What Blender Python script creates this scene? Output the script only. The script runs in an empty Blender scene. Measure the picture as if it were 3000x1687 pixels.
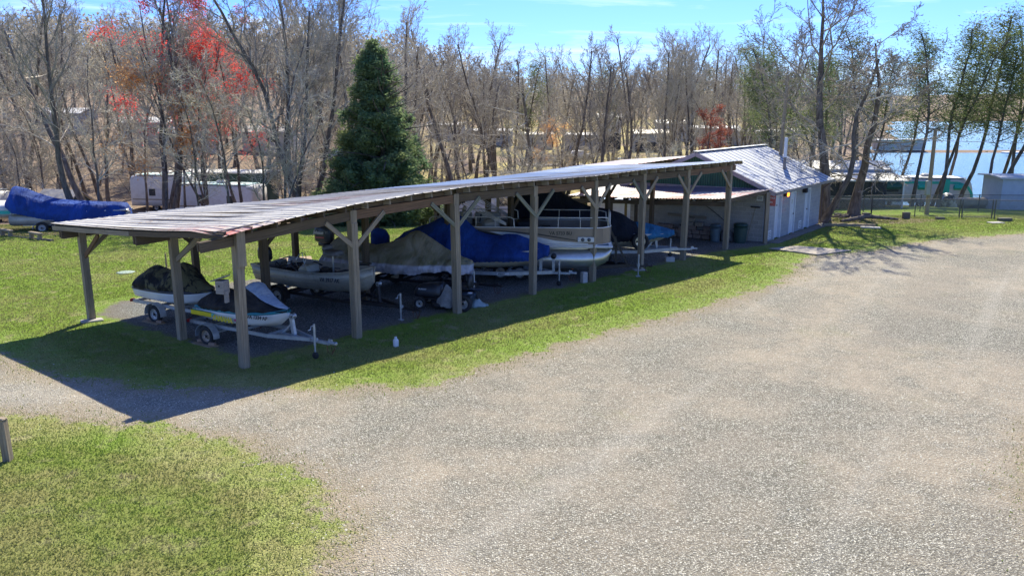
import bpy, math, random
import numpy as np
from mathutils import Vector, Matrix, noise as mnoise
R=math.radians
S=bpy.context.scene; COL=S.collection
random.seed(7)
# ---------------------------------------------------------------- camera, sky, sun, exposure
cam=bpy.data.objects.new('camera',bpy.data.cameras.new('camera')); COL.objects.link(cam)
cam.location=(0,0,6.3); cam.rotation_euler=(R(90-12.34),0,0)
cam.data.sensor_width=36; cam.data.lens=36*2430/3000; cam.data.clip_end=6000; cam.data.clip_start=.1
S.camera=cam
SUN_EL=R(46.5); SUN_AZ=math.atan2(.22,.975)
W=bpy.data.worlds.new('World'); S.world=W; W.use_nodes=True
nt=W.node_tree; bg=nt.nodes['Background']
sky=nt.nodes.new('ShaderNodeTexSky'); sky.sky_type='NISHITA'; sky.sun_disc=False
sky.sun_elevation=SUN_EL; sky.sun_rotation=SUN_AZ; sky.air_density=1.0; sky.dust_density=.3; sky.ozone_density=2.5; sky.altitude=200
tc=nt.nodes.new('ShaderNodeTexCoord'); mp=nt.nodes.new('ShaderNodeMapping'); mp.inputs['Scale'].default_value=(2.2,2.2,26); mp.inputs['Rotation'].default_value=(0,R(4),R(20))
nz=nt.nodes.new('ShaderNodeTexNoise'); nz.inputs['Scale'].default_value=1.6; nz.inputs['Detail'].default_value=8; nz.inputs['Roughness'].default_value=.62; nz.inputs['Distortion'].default_value=.6
rp=nt.nodes.new('ShaderNodeValToRGB'); rp.color_ramp.elements[0].position=.5; rp.color_ramp.elements[1].position=.74
rp.color_ramp.elements[0].color=(0,0,0,1); rp.color_ramp.elements[1].color=(.75,.75,.75,1)
mx=nt.nodes.new('ShaderNodeMixRGB'); mx.inputs[2].default_value=(3.0,3.6,4.7,1)
nt.links.new(tc.outputs['Generated'],mp.inputs[0]); nt.links.new(mp.outputs[0],nz.inputs['Vector']); nt.links.new(nz.outputs['Fac'],rp.inputs[0])
nt.links.new(rp.outputs[0],mx.inputs[0]); tn=nt.nodes.new('ShaderNodeMixRGB'); tn.blend_type='MULTIPLY'; tn.inputs[0].default_value=1; tn.inputs[2].default_value=(.175,.285,.58,1)
nt.links.new(sky.outputs[0],tn.inputs[1]); nt.links.new(tn.outputs[0],mx.inputs[1]); nt.links.new(mx.outputs[0],bg.inputs[0])
bg.inputs[1].default_value=.15
sl=bpy.data.lights.new('sun','SUN'); sl.energy=3.7; sl.angle=R(.53); sl.color=(1,.935,.76)
so=bpy.data.objects.new('sun',sl); COL.objects.link(so)
sd=Vector((math.sin(SUN_AZ)*math.cos(SUN_EL),math.cos(SUN_AZ)*math.cos(SUN_EL),math.sin(SUN_EL)))
so.rotation_euler=sd.to_track_quat('Z','Y').to_euler(); so.location=(0,0,30)
S.view_settings.view_transform='Standard'; S.view_settings.look='None'; S.view_settings.exposure=1.38; S.view_settings.gamma=1
S.render.engine='CYCLES'; S.cycles.max_bounces=6; S.cycles.transparent_max_bounces=12

# ---------------------------------------------------------------- materials
MATS={}
def nodes(name):
    m=bpy.data.materials.new(name); m.use_nodes=True; t=m.node_tree
    return m,t,t.nodes['Principled BSDF']
def nd(t,ty,**k):
    n=t.nodes.new(ty)
    for a,v in k.items():
        if a in n.inputs: n.inputs[a].default_value=v
        else: setattr(n,a,v)
    return n
def noise(t,vec,scale,detail=5,rough=.6,dist=0):
    n=nd(t,'ShaderNodeTexNoise'); n.inputs['Scale'].default_value=scale; n.inputs['Detail'].default_value=detail
    n.inputs['Roughness'].default_value=rough; n.inputs['Distortion'].default_value=dist
    if vec is not None: t.links.new(vec,n.inputs['Vector'])
    return n.outputs['Fac']
def ramp(t,fac,a,b,c0=(0,0,0),c1=(1,1,1)):
    r=nd(t,'ShaderNodeValToRGB'); e=r.color_ramp.elements
    e[0].position=a; e[1].position=b; e[0].color=(*c0,1); e[1].color=(*c1,1); t.links.new(fac,r.inputs[0]); return r.outputs[0]
def mix(t,fac,a,b,mode='MIX'):
    m=nd(t,'ShaderNodeMixRGB',blend_type=mode)
    for i,v in ((0,fac),(1,a),(2,b)):
        if isinstance(v,(int,float)): m.inputs[i].default_value=v if i==0 else (v,v,v,1)
        elif isinstance(v,tuple): m.inputs[i].default_value=(*v,1)
        else: t.links.new(v,m.inputs[i])
    return m.outputs[0]
def mth(t,op,a,b=0.,clamp=False):
    m=nd(t,'ShaderNodeMath',operation=op); m.use_clamp=clamp
    for i,v in ((0,a),(1,b)):
        if isinstance(v,(int,float)): m.inputs[i].default_value=v
        else: t.links.new(v,m.inputs[i])
    return m.outputs[0]
def gco(t,scale=(1,1,1)):
    a=nd(t,'ShaderNodeAttribute'); a.attribute_name='gc'; m=nd(t,'ShaderNodeMapping'); m.inputs['Scale'].default_value=scale
    t.links.new(a.outputs['Vector'],m.inputs[0]); return m.outputs[0]
def bump(t,b,h,strength=.3,dist=.02):
    n=nd(t,'ShaderNodeBump'); n.inputs['Strength'].default_value=strength; n.inputs['Distance'].default_value=dist
    t.links.new(h,n.inputs['Height']); t.links.new(n.outputs[0],b.inputs['Normal'])
def M(name,col,rough=.6,metal=0,col2=None,sc=3,lo=.35,hi=.7,bs=0,bd=.01,bsc=30,spec=.5,stretch=(1,1,1),trans=0,dirt=.0):
    if name in MATS: return MATS[name]
    m,t,b=nodes(name); v=gco(t,stretch)
    c2=col2 or tuple(x*.78 for x in col)
    c=mix(t,ramp(t,noise(t,v,sc,6,.65),lo,hi),c2,col)
    if dirt: c=mix(t,ramp(t,noise(t,v,sc*4,5,.7),.5,.72,(0,0,0),(dirt,)*3),c,(.09,.075,.06))
    t.links.new(c,b.inputs['Base Color']); b.inputs['Roughness'].default_value=rough; b.inputs['Metallic'].default_value=metal
    b.inputs['Specular IOR Level'].default_value=spec
    if bs: bump(t,b,noise(t,v,bsc,4,.6),bs,bd)
    if trans: b.inputs['Transmission Weight'].default_value=trans
    MATS[name]=m; return m
def wood(name,c1,c2,dark=(.05,.04,.03)):
    m,t,b=nodes(name); v=gco(t,(.7,22,22)); f=noise(t,v,1.6,6,.7,.4)
    c=mix(t,ramp(t,f,.33,.66),c2,c1)
    g=noise(t,gco(t,(.25,60,60)),1.2,3,.6)
    c=mix(t,ramp(t,g,.56,.68,(0,0,0),(.75,)*3),c,dark)
    big=noise(t,gco(t,(.8,.8,.8)),1.1,3); c=mix(t,ramp(t,big,.45,.65,(0,0,0),(.55,)*3),c,tuple(x*.55 for x in c1))
    t.links.new(c,b.inputs['Base Color']); b.inputs['Roughness'].default_value=.85; b.inputs['Specular IOR Level'].default_value=.2
    bump(t,b,f,.5,.01); MATS[name]=m; return m
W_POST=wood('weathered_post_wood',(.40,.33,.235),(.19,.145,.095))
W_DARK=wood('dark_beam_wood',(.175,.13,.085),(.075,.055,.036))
W_RED=wood('reddish_beam_wood',(.27,.16,.095),(.11,.07,.045))
W_GREEN=wood('mossy_brace_wood',(.27,.27,.2),(.14,.13,.09))
W_TAN=wood('tan_board_wood',(.42,.31,.2),(.26,.19,.12))
W_GREY=wood('silver_grey_wood',(.36,.33,.3),(.2,.18,.16))
BARK=M('bark',(.21,.18,.15),.9,0,(.075,.062,.052),6,.35,.65,.8,.03,25,.1,(1,1,.3))
TWIG=M('twig_bark',(.60,.545,.435),.9,0,(.33,.295,.23),1.2,.35,.65,spec=.1)
TWIGD=M('dark_twig_bark',(.42,.375,.30),.9,0,(.19,.165,.13),1.2,.35,.65,spec=.1)
GALV=M('galvanised_steel',(.5,.53,.55),.45,.6,(.36,.38,.4),8)
BLKST=M('black_steel',(.018,.018,.02),.45,.2,(.035,.03,.03),5)
ALU=M('dull_aluminium',(.50,.475,.40),.5,.35,(.34,.315,.25),1.6,.3,.7,.15,.01,20,dirt=.5)
ALUB=M('bright_aluminium',(.62,.62,.6),.33,.8,(.42,.42,.4),2,.3,.7)
RUB=M('tyre_rubber',(.02,.02,.021),.85,0,(.035,.033,.03),10,bs=.3)
RIM=M('white_rim',(.6,.59,.56),.45,.2,(.45,.42,.37),9,dirt=.5)
WHITE=M('white_gelcoat',(.72,.71,.68),.3,0,(.6,.58,.54),2)
CREAM=M('cream_gelcoat',(.52,.49,.4),.4,0,(.42,.39,.31),2)
RUST=M('rusty_steel',(.22,.09,.04),.8,.2,(.1,.05,.03),9)
PLB=M('black_plastic',(.02,.021,.024),.35,0,(.03,.03,.033),4)
WPL=M('white_plastic',(.75,.75,.74),.5)
SILV=M('silver_cloth',(.34,.33,.31),.8,0,(.2,.19,.18),5,bs=.4)
GLASS=M('dark_window_glass',(.03,.04,.05),.08,0,(.05,.06,.07),2,spec=.8)
CONC=M('concrete',(.42,.4,.36),.9,0,(.3,.28,.25),3,bs=.4)

# ---------------------------------------------------------------- mesh helpers
def cr(p0,p1,p2,p3,t):
    return .5*((2*p1)+(-p0+p2)*t+(2*p0-5*p1+4*p2-p3)*t*t+(-p0+3*p1-3*p2+p3)*t**3)
class MB:
    def __init__(s): s.v=[];s.f=[];s.g=[];s.sm=[];s.T=None
    def add(s,vs,fs,smooth=False,gc=None):
        o=len(s.v)
        for i,p in enumerate(vs):
            p=Vector(p); s.g.append(tuple(gc[i]) if gc else tuple(p))
            s.v.append(tuple(s.T@p) if s.T else tuple(p))
        for f in fs: s.f.append(tuple(i+o for i in f)); s.sm.append(smooth)
        return s
    def box(s,c,d,rz=0,rx=0,ry=0):
        hx,hy,hz=d[0]/2,d[1]/2,d[2]/2
        m=Matrix.Translation(c)@Matrix.Rotation(rz,4,'Z')@Matrix.Rotation(ry,4,'Y')@Matrix.Rotation(rx,4,'X')
        vs=[m@Vector((x*hx,y*hy,z*hz)) for x in(-1,1) for y in(-1,1) for z in(-1,1)]
        return s.add(vs,[(0,1,3,2),(4,6,7,5),(0,4,5,1),(2,3,7,6),(0,2,6,4),(1,5,7,3)])
    def bbox(s,c,d,b=.02,rz=0,rx=0,ry=0):   # box with bevelled edges
        hx,hy,hz=d[0]/2,d[1]/2,d[2]/2; b=min(b,hx*.9,hy*.9,hz*.9)
        m=Matrix.Translation(c)@Matrix.Rotation(rz,4,'Z')@Matrix.Rotation(ry,4,'Y')@Matrix.Rotation(rx,4,'X')
        rings=[]
        for z,i in((-hz,b),(-hz+b,0),(hz-b,0),(hz,b)):
            x,y=hx-i,hy-i; k=b if i==0 else b
            rings.append([(x,-y+k,z),(x,y-k,z),(x-k,y,z),(-x+k,y,z),(-x,y-k,z),(-x,-y+k,z),(-x+k,-y,z),(x-k,-y,z)])
        vs=[m@Vector(p) for r in rings for p in r]; fs=[]
        for j in range(3):
            for i in range(8): fs.append((j*8+i,j*8+(i+1)%8,j*8+8+(i+1)%8,j*8+8+i))
        fs+= [tuple(range(7,-1,-1)),tuple(range(24,32))]
        return s.add(vs,fs)
    def beam(s,p,q,w,h,up=(0,0,1),warp=0):
        p=Vector(p);q=Vector(q);d=q-p;L=d.length;d.normalize();u=Vector(up); r=d.cross(u)
        if r.length<.01: u=Vector((0,1,0)); r=d.cross(u)
        r.normalize();u=r.cross(d); n=max(1,int(L/1.2)) if warp else 1; o=random.uniform(0,50); vs=[];g=[]
        for k in range(n+1):
            t=k/n; off=Vector((0,0,0))
            if warp and 0<k<n: off=r*random.uniform(-warp,warp)+u*random.uniform(-warp,warp)
            c=p.lerp(q,t)+off
            for a,b in((-1,-1),(1,-1),(1,1),(-1,1)):
                vs.append(c+r*a*w/2+u*b*h/2); g.append((o+t*L,o+a*w/2,o*.7+b*h/2))
        fs=[(3,2,1,0),(4*n,4*n+1,4*n+2,4*n+3)]
        for k in range(n):
            for i in range(4): j=(i+1)%4; fs.append((4*k+i,4*k+j,4*k+4+j,4*k+4+i))
        return s.add(vs,fs,False,g)
    def tube(s,pts,rad,n=8,cap=True,smooth=True,closed=False):
        pts=[Vector(p) for p in pts]; N=len(pts); vs=[]; up=None
        if not hasattr(rad,'__len__'): rad=[rad]*N
        for i,p in enumerate(pts):
            a=pts[i-1] if (i or closed) else p; b=pts[(i+1)%N] if (i<N-1 or closed) else p
            d=(b-a); d.normalize()
            if up is None: up=Vector((0,0,1)) if abs(d.z)<.9 else Vector((1,0,0))
            r=d.cross(up); 
            if r.length<1e-4: r=d.orthogonal()
            r.normalize(); up=r.cross(d); up.normalize()
            for k in range(n):
                t=2*math.pi*k/n; vs.append(p+(r*math.cos(t)+up*math.sin(t))*rad[i])
        fs=[]
        M_=N if closed else N-1
        for i in range(M_):
            a=i*n;b=((i+1)%N)*n
            for k in range(n): fs.append((a+k,a+(k+1)%n,b+(k+1)%n,b+k))
        s.add(vs,fs,smooth)
        if cap and not closed:
            s.add(vs[:n],[tuple(range(n-1,-1,-1))]); s.add(vs[-n:],[tuple(range(n))])
        return s
    def cyl(s,p,q,r,n=12,r2=None): return s.tube([p,q],[r,r if r2 is None else r2],n)
    def rev(s,prof,c=(0,0,0),axis='Z',n=24,cap=True):   # prof: (radius, height)
        vs=[]
        for r,h in prof:
            for k in range(n):
                t=2*math.pi*k/n; a,b=r*math.cos(t),r*math.sin(t)
                p={'Z':(a,b,h),'Y':(a,h,b),'X':(h,a,b)}[axis]; vs.append(Vector(p)+Vector(c))
        fs=[]
        for i in range(len(prof)-1):
            for k in range(n): fs.append((i*n+k,i*n+(k+1)%n,(i+1)*n+(k+1)%n,(i+1)*n+k))
        if cap: fs+= [tuple(range(n)),tuple(range((len(prof)-1)*n,len(prof)*n))]
        return s.add(vs,fs,True)
    def shell(s,st,sub=4,ps=2,fn=None,caps=True,open_bottom=False,smooth=True):
        X=[a[0] for a in st]; P=np.array([a[1] for a in st],float); n=len(st); k=P.shape[1]
        if ps>1:
            Q=[]
            for i in range(k-1):
                p0=P[:,max(i-1,0)];p1=P[:,i];p2=P[:,i+1];p3=P[:,min(i+2,k-1)]
                for j in range(ps): Q.append(cr(p0,p1,p2,p3,j/ps))
            Q.append(P[:,-1]); P=np.stack(Q,1); k=P.shape[1]
        rows=[];xs=[]
        for i in range(n-1):
            i0,i3=max(i-1,0),min(i+2,n-1)
            for j in range(sub):
                t=j/sub; rows.append(cr(P[i0],P[i],P[i+1],P[i3],t)); xs.append(X[i]+(X[i+1]-X[i])*t)
        rows.append(P[-1]); xs.append(X[-1]); vs=[]; m=2*k-1 if not open_bottom else 2*k-1
        for x,r in zip(xs,rows):
            ring=[(-y,z,i/(k-1)) for i,(y,z) in enumerate(r)]
            ring+= [(r[i][0],r[i][1],i/(k-1)) for i in range(k-2,-1,-1)]
            for y,z,t in ring:
                p=Vector((x,y,z))
                if fn: p=fn(p,t)
                vs.append(p)
        m=2*k-1; fs=[]
        for i in range(len(xs)-1):
            for j in range(m-1): fs.append((i*m+j,i*m+m+j,i*m+m+j+1,i*m+j+1))
        if caps:
            fs.append(tuple(range(m))); fs.append(tuple(range((len(xs)-1)*m+m-1,(len(xs)-1)*m-1,-1)))
        return s.add(vs,fs,smooth)
    def build(s,name,mat,parent=None,loc=None,mats=None,fm=None):
        me=bpy.data.meshes.new(name); me.from_pydata(s.v,[],s.f); 
        a=me.attributes.new('gc','FLOAT_VECTOR','POINT'); a.data.foreach_set('vector',np.array(s.g,'f').ravel())
        me.polygons.foreach_set('use_smooth',s.sm)
        if mats:
            for x in mats: me.materials.append(x)
            me.polygons.foreach_set('material_index',fm)
        elif mat: me.materials.append(mat)
        me.update(); o=bpy.data.objects.new(name,me); COL.objects.link(o)
        if parent: o.parent=parent
        if loc: o.location=loc
        return o
def tag(o,label=None,cat=None,group=None,kind=None):
    if label: o['label']=label
    if cat: o['category']=cat
    if group: o['group']=group
    if kind: o['kind']=kind
    return o
def thing(name,label,cat,loc=(0,0,0),rz=0,group=None):
    o=bpy.data.objects.new(name,None); COL.objects.link(o); o.location=loc; o.rotation_euler=(0,0,rz); o.empty_display_size=.3
    return tag(o,label,cat,group)
KIDS={}
def copy_tree(o,parent=None):
    c=o.copy(); COL.objects.link(c); c.parent=parent
    for ch in o.children: copy_tree(ch,c)
    return c
def text(name,body,size,mat,parent,loc,rot,shear=0,bold=0,ext=.004,width=1):
    cu=bpy.data.curves.new(name,'FONT'); cu.body=body; cu.size=size; cu.extrude=ext; cu.offset=bold; cu.shear=shear; cu.align_x='LEFT'
    t=bpy.data.objects.new(name,cu); COL.objects.link(t); dg=bpy.context.evaluated_depsgraph_get()
    me=bpy.data.meshes.new_from_object(t.evaluated_get(dg)); bpy.data.objects.remove(t)
    a=me.attributes.new('gc','FLOAT_VECTOR','POINT'); me.materials.clear(); me.materials.append(mat)
    o=bpy.data.objects.new(name,me); COL.objects.link(o); o.parent=parent; o.location=loc; o.rotation_euler=rot; o.scale=(width,1,1)
    return o
def seg_dist(px,py,poly):
    d=np.full(px.shape,1e9); inside=np.zeros(px.shape,bool); n=len(poly)
    for i in range(n):
        x1,y1=poly[i];x2,y2=poly[(i+1)%n]; dx,dy=x2-x1,y2-y1
        t=np.clip(((px-x1)*dx+(py-y1)*dy)/(dx*dx+dy*dy+1e-9),0,1)
        d=np.minimum(d,np.hypot(px-x1-t*dx,py-y1-t*dy))
        c=((y1>py)!=(y2>py))&(px<(x2-x1)*(py-y1)/(y2-y1+1e-12)+x1); inside^=c
    return np.where(inside,d,-d)
def ss(a,b,x): t=np.clip((x-a)/(b-a),0,1); return t*t*(3-2*t)

# ---------------------------------------------------------------- terrain
def lakef(x,y):  # >0 inside the lake
    a=np.minimum(y-(79+2*np.sin(x*.13)), x-(.44*y-1+3*np.sin(y*.06)))
    pen=np.minimum(np.minimum(y-172,192-y),190-x)      # the low spit
    return np.minimum(a,-pen*.6-0) if True else a
def H(x,y):
    x=np.asarray(x,float);y=np.asarray(y,float)
    rt=ss(6,18,x); z=-3*ss(38,74,y)*(1-rt)-2.2*ss(42,80,y)*rt
    k=.035+.055*ss(10,-45,x)+.02*ss(-20,-80,x)
    y0=98-34*ss(5,-30,x)
    z=z+np.maximum(0,y-y0)*k*(1-.6*ss(200,400,y))
    z=z+.12*np.sin(x*.21+y*.13)*ss(48,60,y)
    l=lakef(x,y)
    
    land_r=ss(30,70,x-.40*y+12)  # damp the rise near the lake
    z=z*(1-.75*ss(0,1,land_r)*ss(90,120,y))-1.0*ss(0,1,land_r)*ss(90,120,y)
    cp=ss(-14,0,x-(.44*y-1))*((y>160)&(y<205)); z=z*(1-cp)+np.minimum(z,-2.95)*cp
    m=ss(-6,2,l); z=z*(1-m)+(-6)*m
    far=ss(520,640,y); z=z*(1-far)+(4+18*ss(600,1100,y)+6*np.sin(x*.01))*far
    return z
xs=np.unique(np.concatenate([np.arange(-70,110,1.5),np.arange(-400,-70,15),np.arange(110,500,15),np.array([-1500,-900,-600,650,900,1400,2200])]))
ys=np.unique(np.concatenate([np.arange(-6,130,1.5),np.arange(130,300,4),np.arange(300,700,20),np.array([-40,-20,760,850,1000,1200,1600,2400,3200])]))
GX,GY=np.meshgrid(xs,ys); GZ=H(GX,GY)
nx,ny=len(xs),len(ys)
# --- ground shaders
def grass_color(t,P):
    n1=noise(t,P,.22,4,.6,.5); n2=noise(t,P,1.3,5,.65,.3); n3=noise(t,P,30,4,.75); n4=noise(t,P,.09,3,.5)
    sy=nd(t,'ShaderNodeSeparateXYZ'); t.links.new(P,sy.inputs[0]); yy=mth(t,'MULTIPLY',sy.outputs[1],.0045)
    lush=ramp(t,mth(t,'ADD',mth(t,'ADD',mth(t,'MULTIPLY',n1,.6),mth(t,'MULTIPLY',n2,.4)),mth(t,'MAXIMUM',mth(t,'MINIMUM',mth(t,'MULTIPLY',mth(t,'SUBTRACT',sy.outputs[1],19.),.016),.09),-.05)),.42,.58)
    c=mix(t,lush,(.29,.285,.10),(.19,.285,.035))
    c=mix(t,ramp(t,n2,.54,.70,(0,0,0),(.75,)*3),c,(.40,.35,.18))
    c=mix(t,ramp(t,n3,.36,.66,(.5,)*3,(1.35,)*3),c,c,'MIX')
    v=ramp(t,n3,.30,.72,(.38,)*3,(1.45,)*3); c=mix(t,1.,c,v,'MULTIPLY')
    return c,n3
def litter_color(t,P):
    n1=noise(t,P,3.5,8,.75); n2=noise(t,P,.12,4,.6); n3=noise(t,P,.5,5,.7)
    c=mix(t,ramp(t,n1,.32,.7),(.12,.085,.06),(.37,.28,.20))
    c=mix(t,ramp(t,n3,.5,.66,(0,0,0),(.6,)*3),c,(.17,.13,.10))
    return c,n1
def gravel_color(t,P,dark=False):
    vor=nd(t,'ShaderNodeTexVoronoi'); vor.inputs['Scale'].default_value=33; t.links.new(P,vor.inputs['Vector'])
    vo2=nd(t,'ShaderNodeTexVoronoi'); vo2.inputs['Scale'].default_value=62; t.links.new(P,vo2.inputs['Vector'])
    sep=nd(t,'ShaderNodeSeparateColor'); t.links.new(vor.outputs['Color'],sep.inputs[0])
    s2=nd(t,'ShaderNodeSeparateColor'); t.links.new(vo2.outputs['Color'],s2.inputs[0])
    base=ramp(t,sep.outputs[0],.05,.95,(.215,.205,.16),(.76,.73,.61)) if not dark else ramp(t,sep.outputs[0],.1,.95,(.17,.185,.18),(.56,.585,.575))  # yard stone: shade under the shed is put into the darker bluish tones
    fine=ramp(t,s2.outputs[0],.0,1.,(.22,)*3,(1.62,)*3)
    c=mix(t,.9,base,fine,'MULTIPLY')
    c=mix(t,ramp(t,vor.outputs['Distance'],.16,.5,(0,0,0),(.78,)*3),c,(.085,.078,.06))  # crevice shade between the stones, put into the colour
    big=noise(t,P,.16,5,.6,.8); mid=noise(t,P,.9,6,.7)
    tan=mth(t,'MULTIPLY',ramp(t,big,.38,.58),ramp(t,mid,.3,.62))
    if not dark: c=mix(t,mth(t,'MULTIPLY',tan,.6),c,mix(t,ramp(t,noise(t,P,22,5,.8),.3,.7),(.30,.24,.165),(.56,.47,.35)))
    if not dark:   # wheel lanes worn into the drive, dusty and finer
        mr_=nd(t,'ShaderNodeMapping'); mr_.inputs['Rotation'].default_value=(0,0,R(-56)); t.links.new(P,mr_.inputs[0]); mp_=nd(t,'ShaderNodeMapping'); mp_.inputs['Scale'].default_value=(.035,.42,1); t.links.new(mr_.outputs[0],mp_.inputs[0]); ln=noise(t,mp_.outputs[0],1.,4,.55,.35)
        c=mix(t,ramp(t,ln,.50,.66,(0,0,0),(.25,)*3),c,mix(t,ramp(t,noise(t,P,26,5,.8),.3,.7),(.34,.31,.26),(.64,.60,.52)))
        c=mix(t,ramp(t,ln,.34,.46,(.3,)*3,(0,0,0)),c,(.22,.19,.15))
    return c,vor.outputs['Distance'],s2.outputs[0],big
def attr(t,name):
    a=nd(t,'ShaderNodeAttribute'); a.attribute_name=name; return a
def ground_mat():
    m,t,b=nodes('lawn_and_woodland_floor'); geo=nd(t,'ShaderNodeNewGeometry'); P=geo.outputs['Position']
    g,gn=grass_color(t,P); l,ln_=litter_color(t,P); a=attr(t,'m'); sp=nd(t,'ShaderNodeSeparateColor'); t.links.new(a.outputs['Color'],sp.inputs[0])
    edge=noise(t,P,.8,6,.75)
    f=ramp(t,mth(t,'ADD',sp.outputs[0],mth(t,'MULTIPLY',mth(t,'SUBTRACT',edge,.5),1.1)),.42,.58)
    # far bank: yellowish turf showing through the litter
    y=mth(t,'MULTIPLY',sp.outputs[1],ramp(t,noise(t,P,.09,5,.6),.40,.52)); l=mix(t,y,l,mix(t,ramp(t,gn,.3,.7),(.28,.25,.09),(.42,.34,.16)))
    c=mix(t,f,g,l); t.links.new(c,b.inputs['Base Color']); b.inputs['Roughness'].default_value=.95; b.inputs['Specular IOR Level'].default_value=.1
    bump(t,b,mth(t,'ADD',gn,ln_),.9,.06); return m
def sheet_mat(name,dark):
    m,t,b=nodes(name); geo=nd(t,'ShaderNodeNewGeometry'); P=geo.outputs['Position']
    g,gn=grass_color(t,P); c,h,s2,big=gravel_color(t,P,dark); a=attr(t,'e'); e=a.outputs['Fac']
    n=mth(t,'MULTIPLY',mth(t,'SUBTRACT',noise(t,P,1.1,8,.72,.4),.5),2.6 if not dark else 1.6)
    n2=mth(t,'MULTIPLY',mth(t,'SUBTRACT',noise(t,P,17,4,.7),.5),.7)
    f=ramp(t,mth(t,'ADD',mth(t,'ADD',e,n),n2),-.02,.22)
    if not dark:   # straw-and-dirt verge between grass and stone, weeds in the stone
        verge=ramp(t,mth(t,'ADD',e,n),.2,2.4,(1,1,1),(0,0,0))
        c=mix(t,mth(t,'MULTIPLY',verge,.75),c,mix(t,ramp(t,noise(t,P,19,5,.8),.3,.7),(.16,.12,.075),(.40,.33,.22)))
        wd=mth(t,'MULTIPLY',ramp(t,noise(t,P,.35,5,.7,.6),.58,.7),ramp(t,noise(t,P,15,4,.7),.42,.62)); c=mix(t,mth(t,'MULTIPLY',wd,.5),c,(.17,.19,.06))
    else:
        verge=ramp(t,mth(t,'ADD',e,n),.0,1.1,(1,1,1),(0,0,0)); c=mix(t,mth(t,'MULTIPLY',verge,.7),c,(.17,.135,.09))
    col=mix(t,f,g,c); t.links.new(col,b.inputs['Base Color']); b.inputs['Roughness'].default_value=.9; b.inputs['Specular IOR Level'].default_value=.2
    bump(t,b,mth(t,'ADD',mth(t,'MULTIPLY',h,-1.2),mth(t,'ADD',mth(t,'MULTIPLY',s2,.35),mth(t,'MULTIPLY',gn,.6))),.7,.04); return m
def build_sheet(name,V,F,mat,at):
    me=bpy.data.meshes.new(name); me.from_pydata(V,[],F); me.materials.append(mat)
    for k,(ty,arr) in at.items():
        a=me.attributes.new(k,ty,'POINT'); a.data.foreach_set('color' if ty=='FLOAT_COLOR' else 'value',np.array(arr,'f').ravel())
    me.polygons.foreach_set('use_smooth',[True]*len(F)); o=bpy.data.objects.new(name,me); COL.objects.link(o); tag(o,kind='structure'); return o
V=np.stack([GX.ravel(),GY.ravel(),GZ.ravel()],1)
F=[(j*nx+i,j*nx+i+1,(j+1)*nx+i+1,(j+1)*nx+i) for j in range(ny-1) for i in range(nx-1)]
fx,fy=GX.ravel(),GY.ravel()
wl=42.5+1.2*np.sin(fx*.3)+9*ss(-22,-12,fx)+15*ss(6,16,fx)   # where woodland litter begins
lit=ss(-2,2,fy-wl)
lit=np.maximum(lit,ss(3.6,1.2,np.hypot((fx-20.2)/1.9,(fy-48.2)/1.0)))           # worn soil round the big tree
lit=np.maximum(lit,.9*ss(2.2,.8,np.hypot(fx-17.3,fy-45.5)))
yel=ss(62,80,fy)*ss(-25,-5,fx)*(1-ss(-8,4,fx-.36*fy))*(1-ss(220,300,fy))
mc=np.stack([lit,yel,np.zeros_like(lit),np.ones_like(lit)],1)
build_sheet('ground',V.tolist(),F,ground_mat(),{'m':('FLOAT_COLOR',mc)})
DRIVE=[(-60,30),(-30,25.3),(-20,23.6),(-14.2,21.9),(-11.6,19.45),(-8.7,18.35),(-6.3,18.1),(-3.9,18.15),(-2.2,18.35),(-.85,19.6),(1.9,22.4),(4.5,24.6),(6.8,26.8),(9.2,29.4),(11.0,31.7),(11.6,33.6),(12.6,35.3),(15.2,36.4),(18,38.2),(20.8,40.0),(25.9,41.9),(33,43.5),(60,47),(60,18),(34,18),(14,16.6),(10.6,15.4),(8.9,12.6),(7.8,9.5),(7,5),(6.5,-6),(-1.9,-6),(-2.4,6),(-2.65,10.3),(-2.95,12.1),(-3.7,13.4),(-5.1,14.5),(-7.5,15.7),(-10.6,16.3),(-16,17.6),(-30,20),(-60,24)]
PAD=[(-6.75,20.1),(-9.0,21.9),(-12.6,24.5),(-13.3,26.2),(-11,29),(-7.5,32.8),(-3.5,36.6),(1,41.2),(4,44.5),(8,44),(12.4,39.3),(12.2,38.0),(9.4,36.4),(6,33.2),(2.8,29.7),(.6,27.6),(-2,25.1),(-4.4,22.5)]
def sheet(name,poly,z,res,mat,out=.75):
    a=np.array(poly); x0,y0=a.min(0)-1;x1,y1=a.max(0)+1; X=np.arange(x0,x1,res);Y=np.arange(y0,y1,res); gx,gy=np.meshgrid(X,Y)
    e=seg_dist(gx,gy,poly); n=len(X); ok=(e>-out-.0); idx=-np.ones(e.shape,int); cell=ok[:-1,:-1]&ok[1:,:-1]&ok[:-1,1:]&ok[1:,1:]
    use=np.zeros(e.shape,bool); use[:-1,:-1]|=cell;use[1:,:-1]|=cell;use[:-1,1:]|=cell;use[1:,1:]|=cell
    idx[use]=np.arange(use.sum()); V=np.stack([gx[use],gy[use],H(gx[use],gy[use])+np.where(e[use]>-out*.55,z,z+(e[use]+out*.55)*.05)],1)
    js,is_=np.nonzero(cell); F=np.stack([idx[js,is_],idx[js,is_+1],idx[js+1,is_+1],idx[js+1,is_]],1).tolist()
    return build_sheet(name,V.tolist(),F,mat,{'e':('FLOAT',e[use])})
sheet('gravel_drive',DRIVE,.006,.4,sheet_mat('drive_gravel',False),1.8)
sheet('gravel_yard',PAD,.012,.35,sheet_mat('yard_gravel',True),.95)
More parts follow.
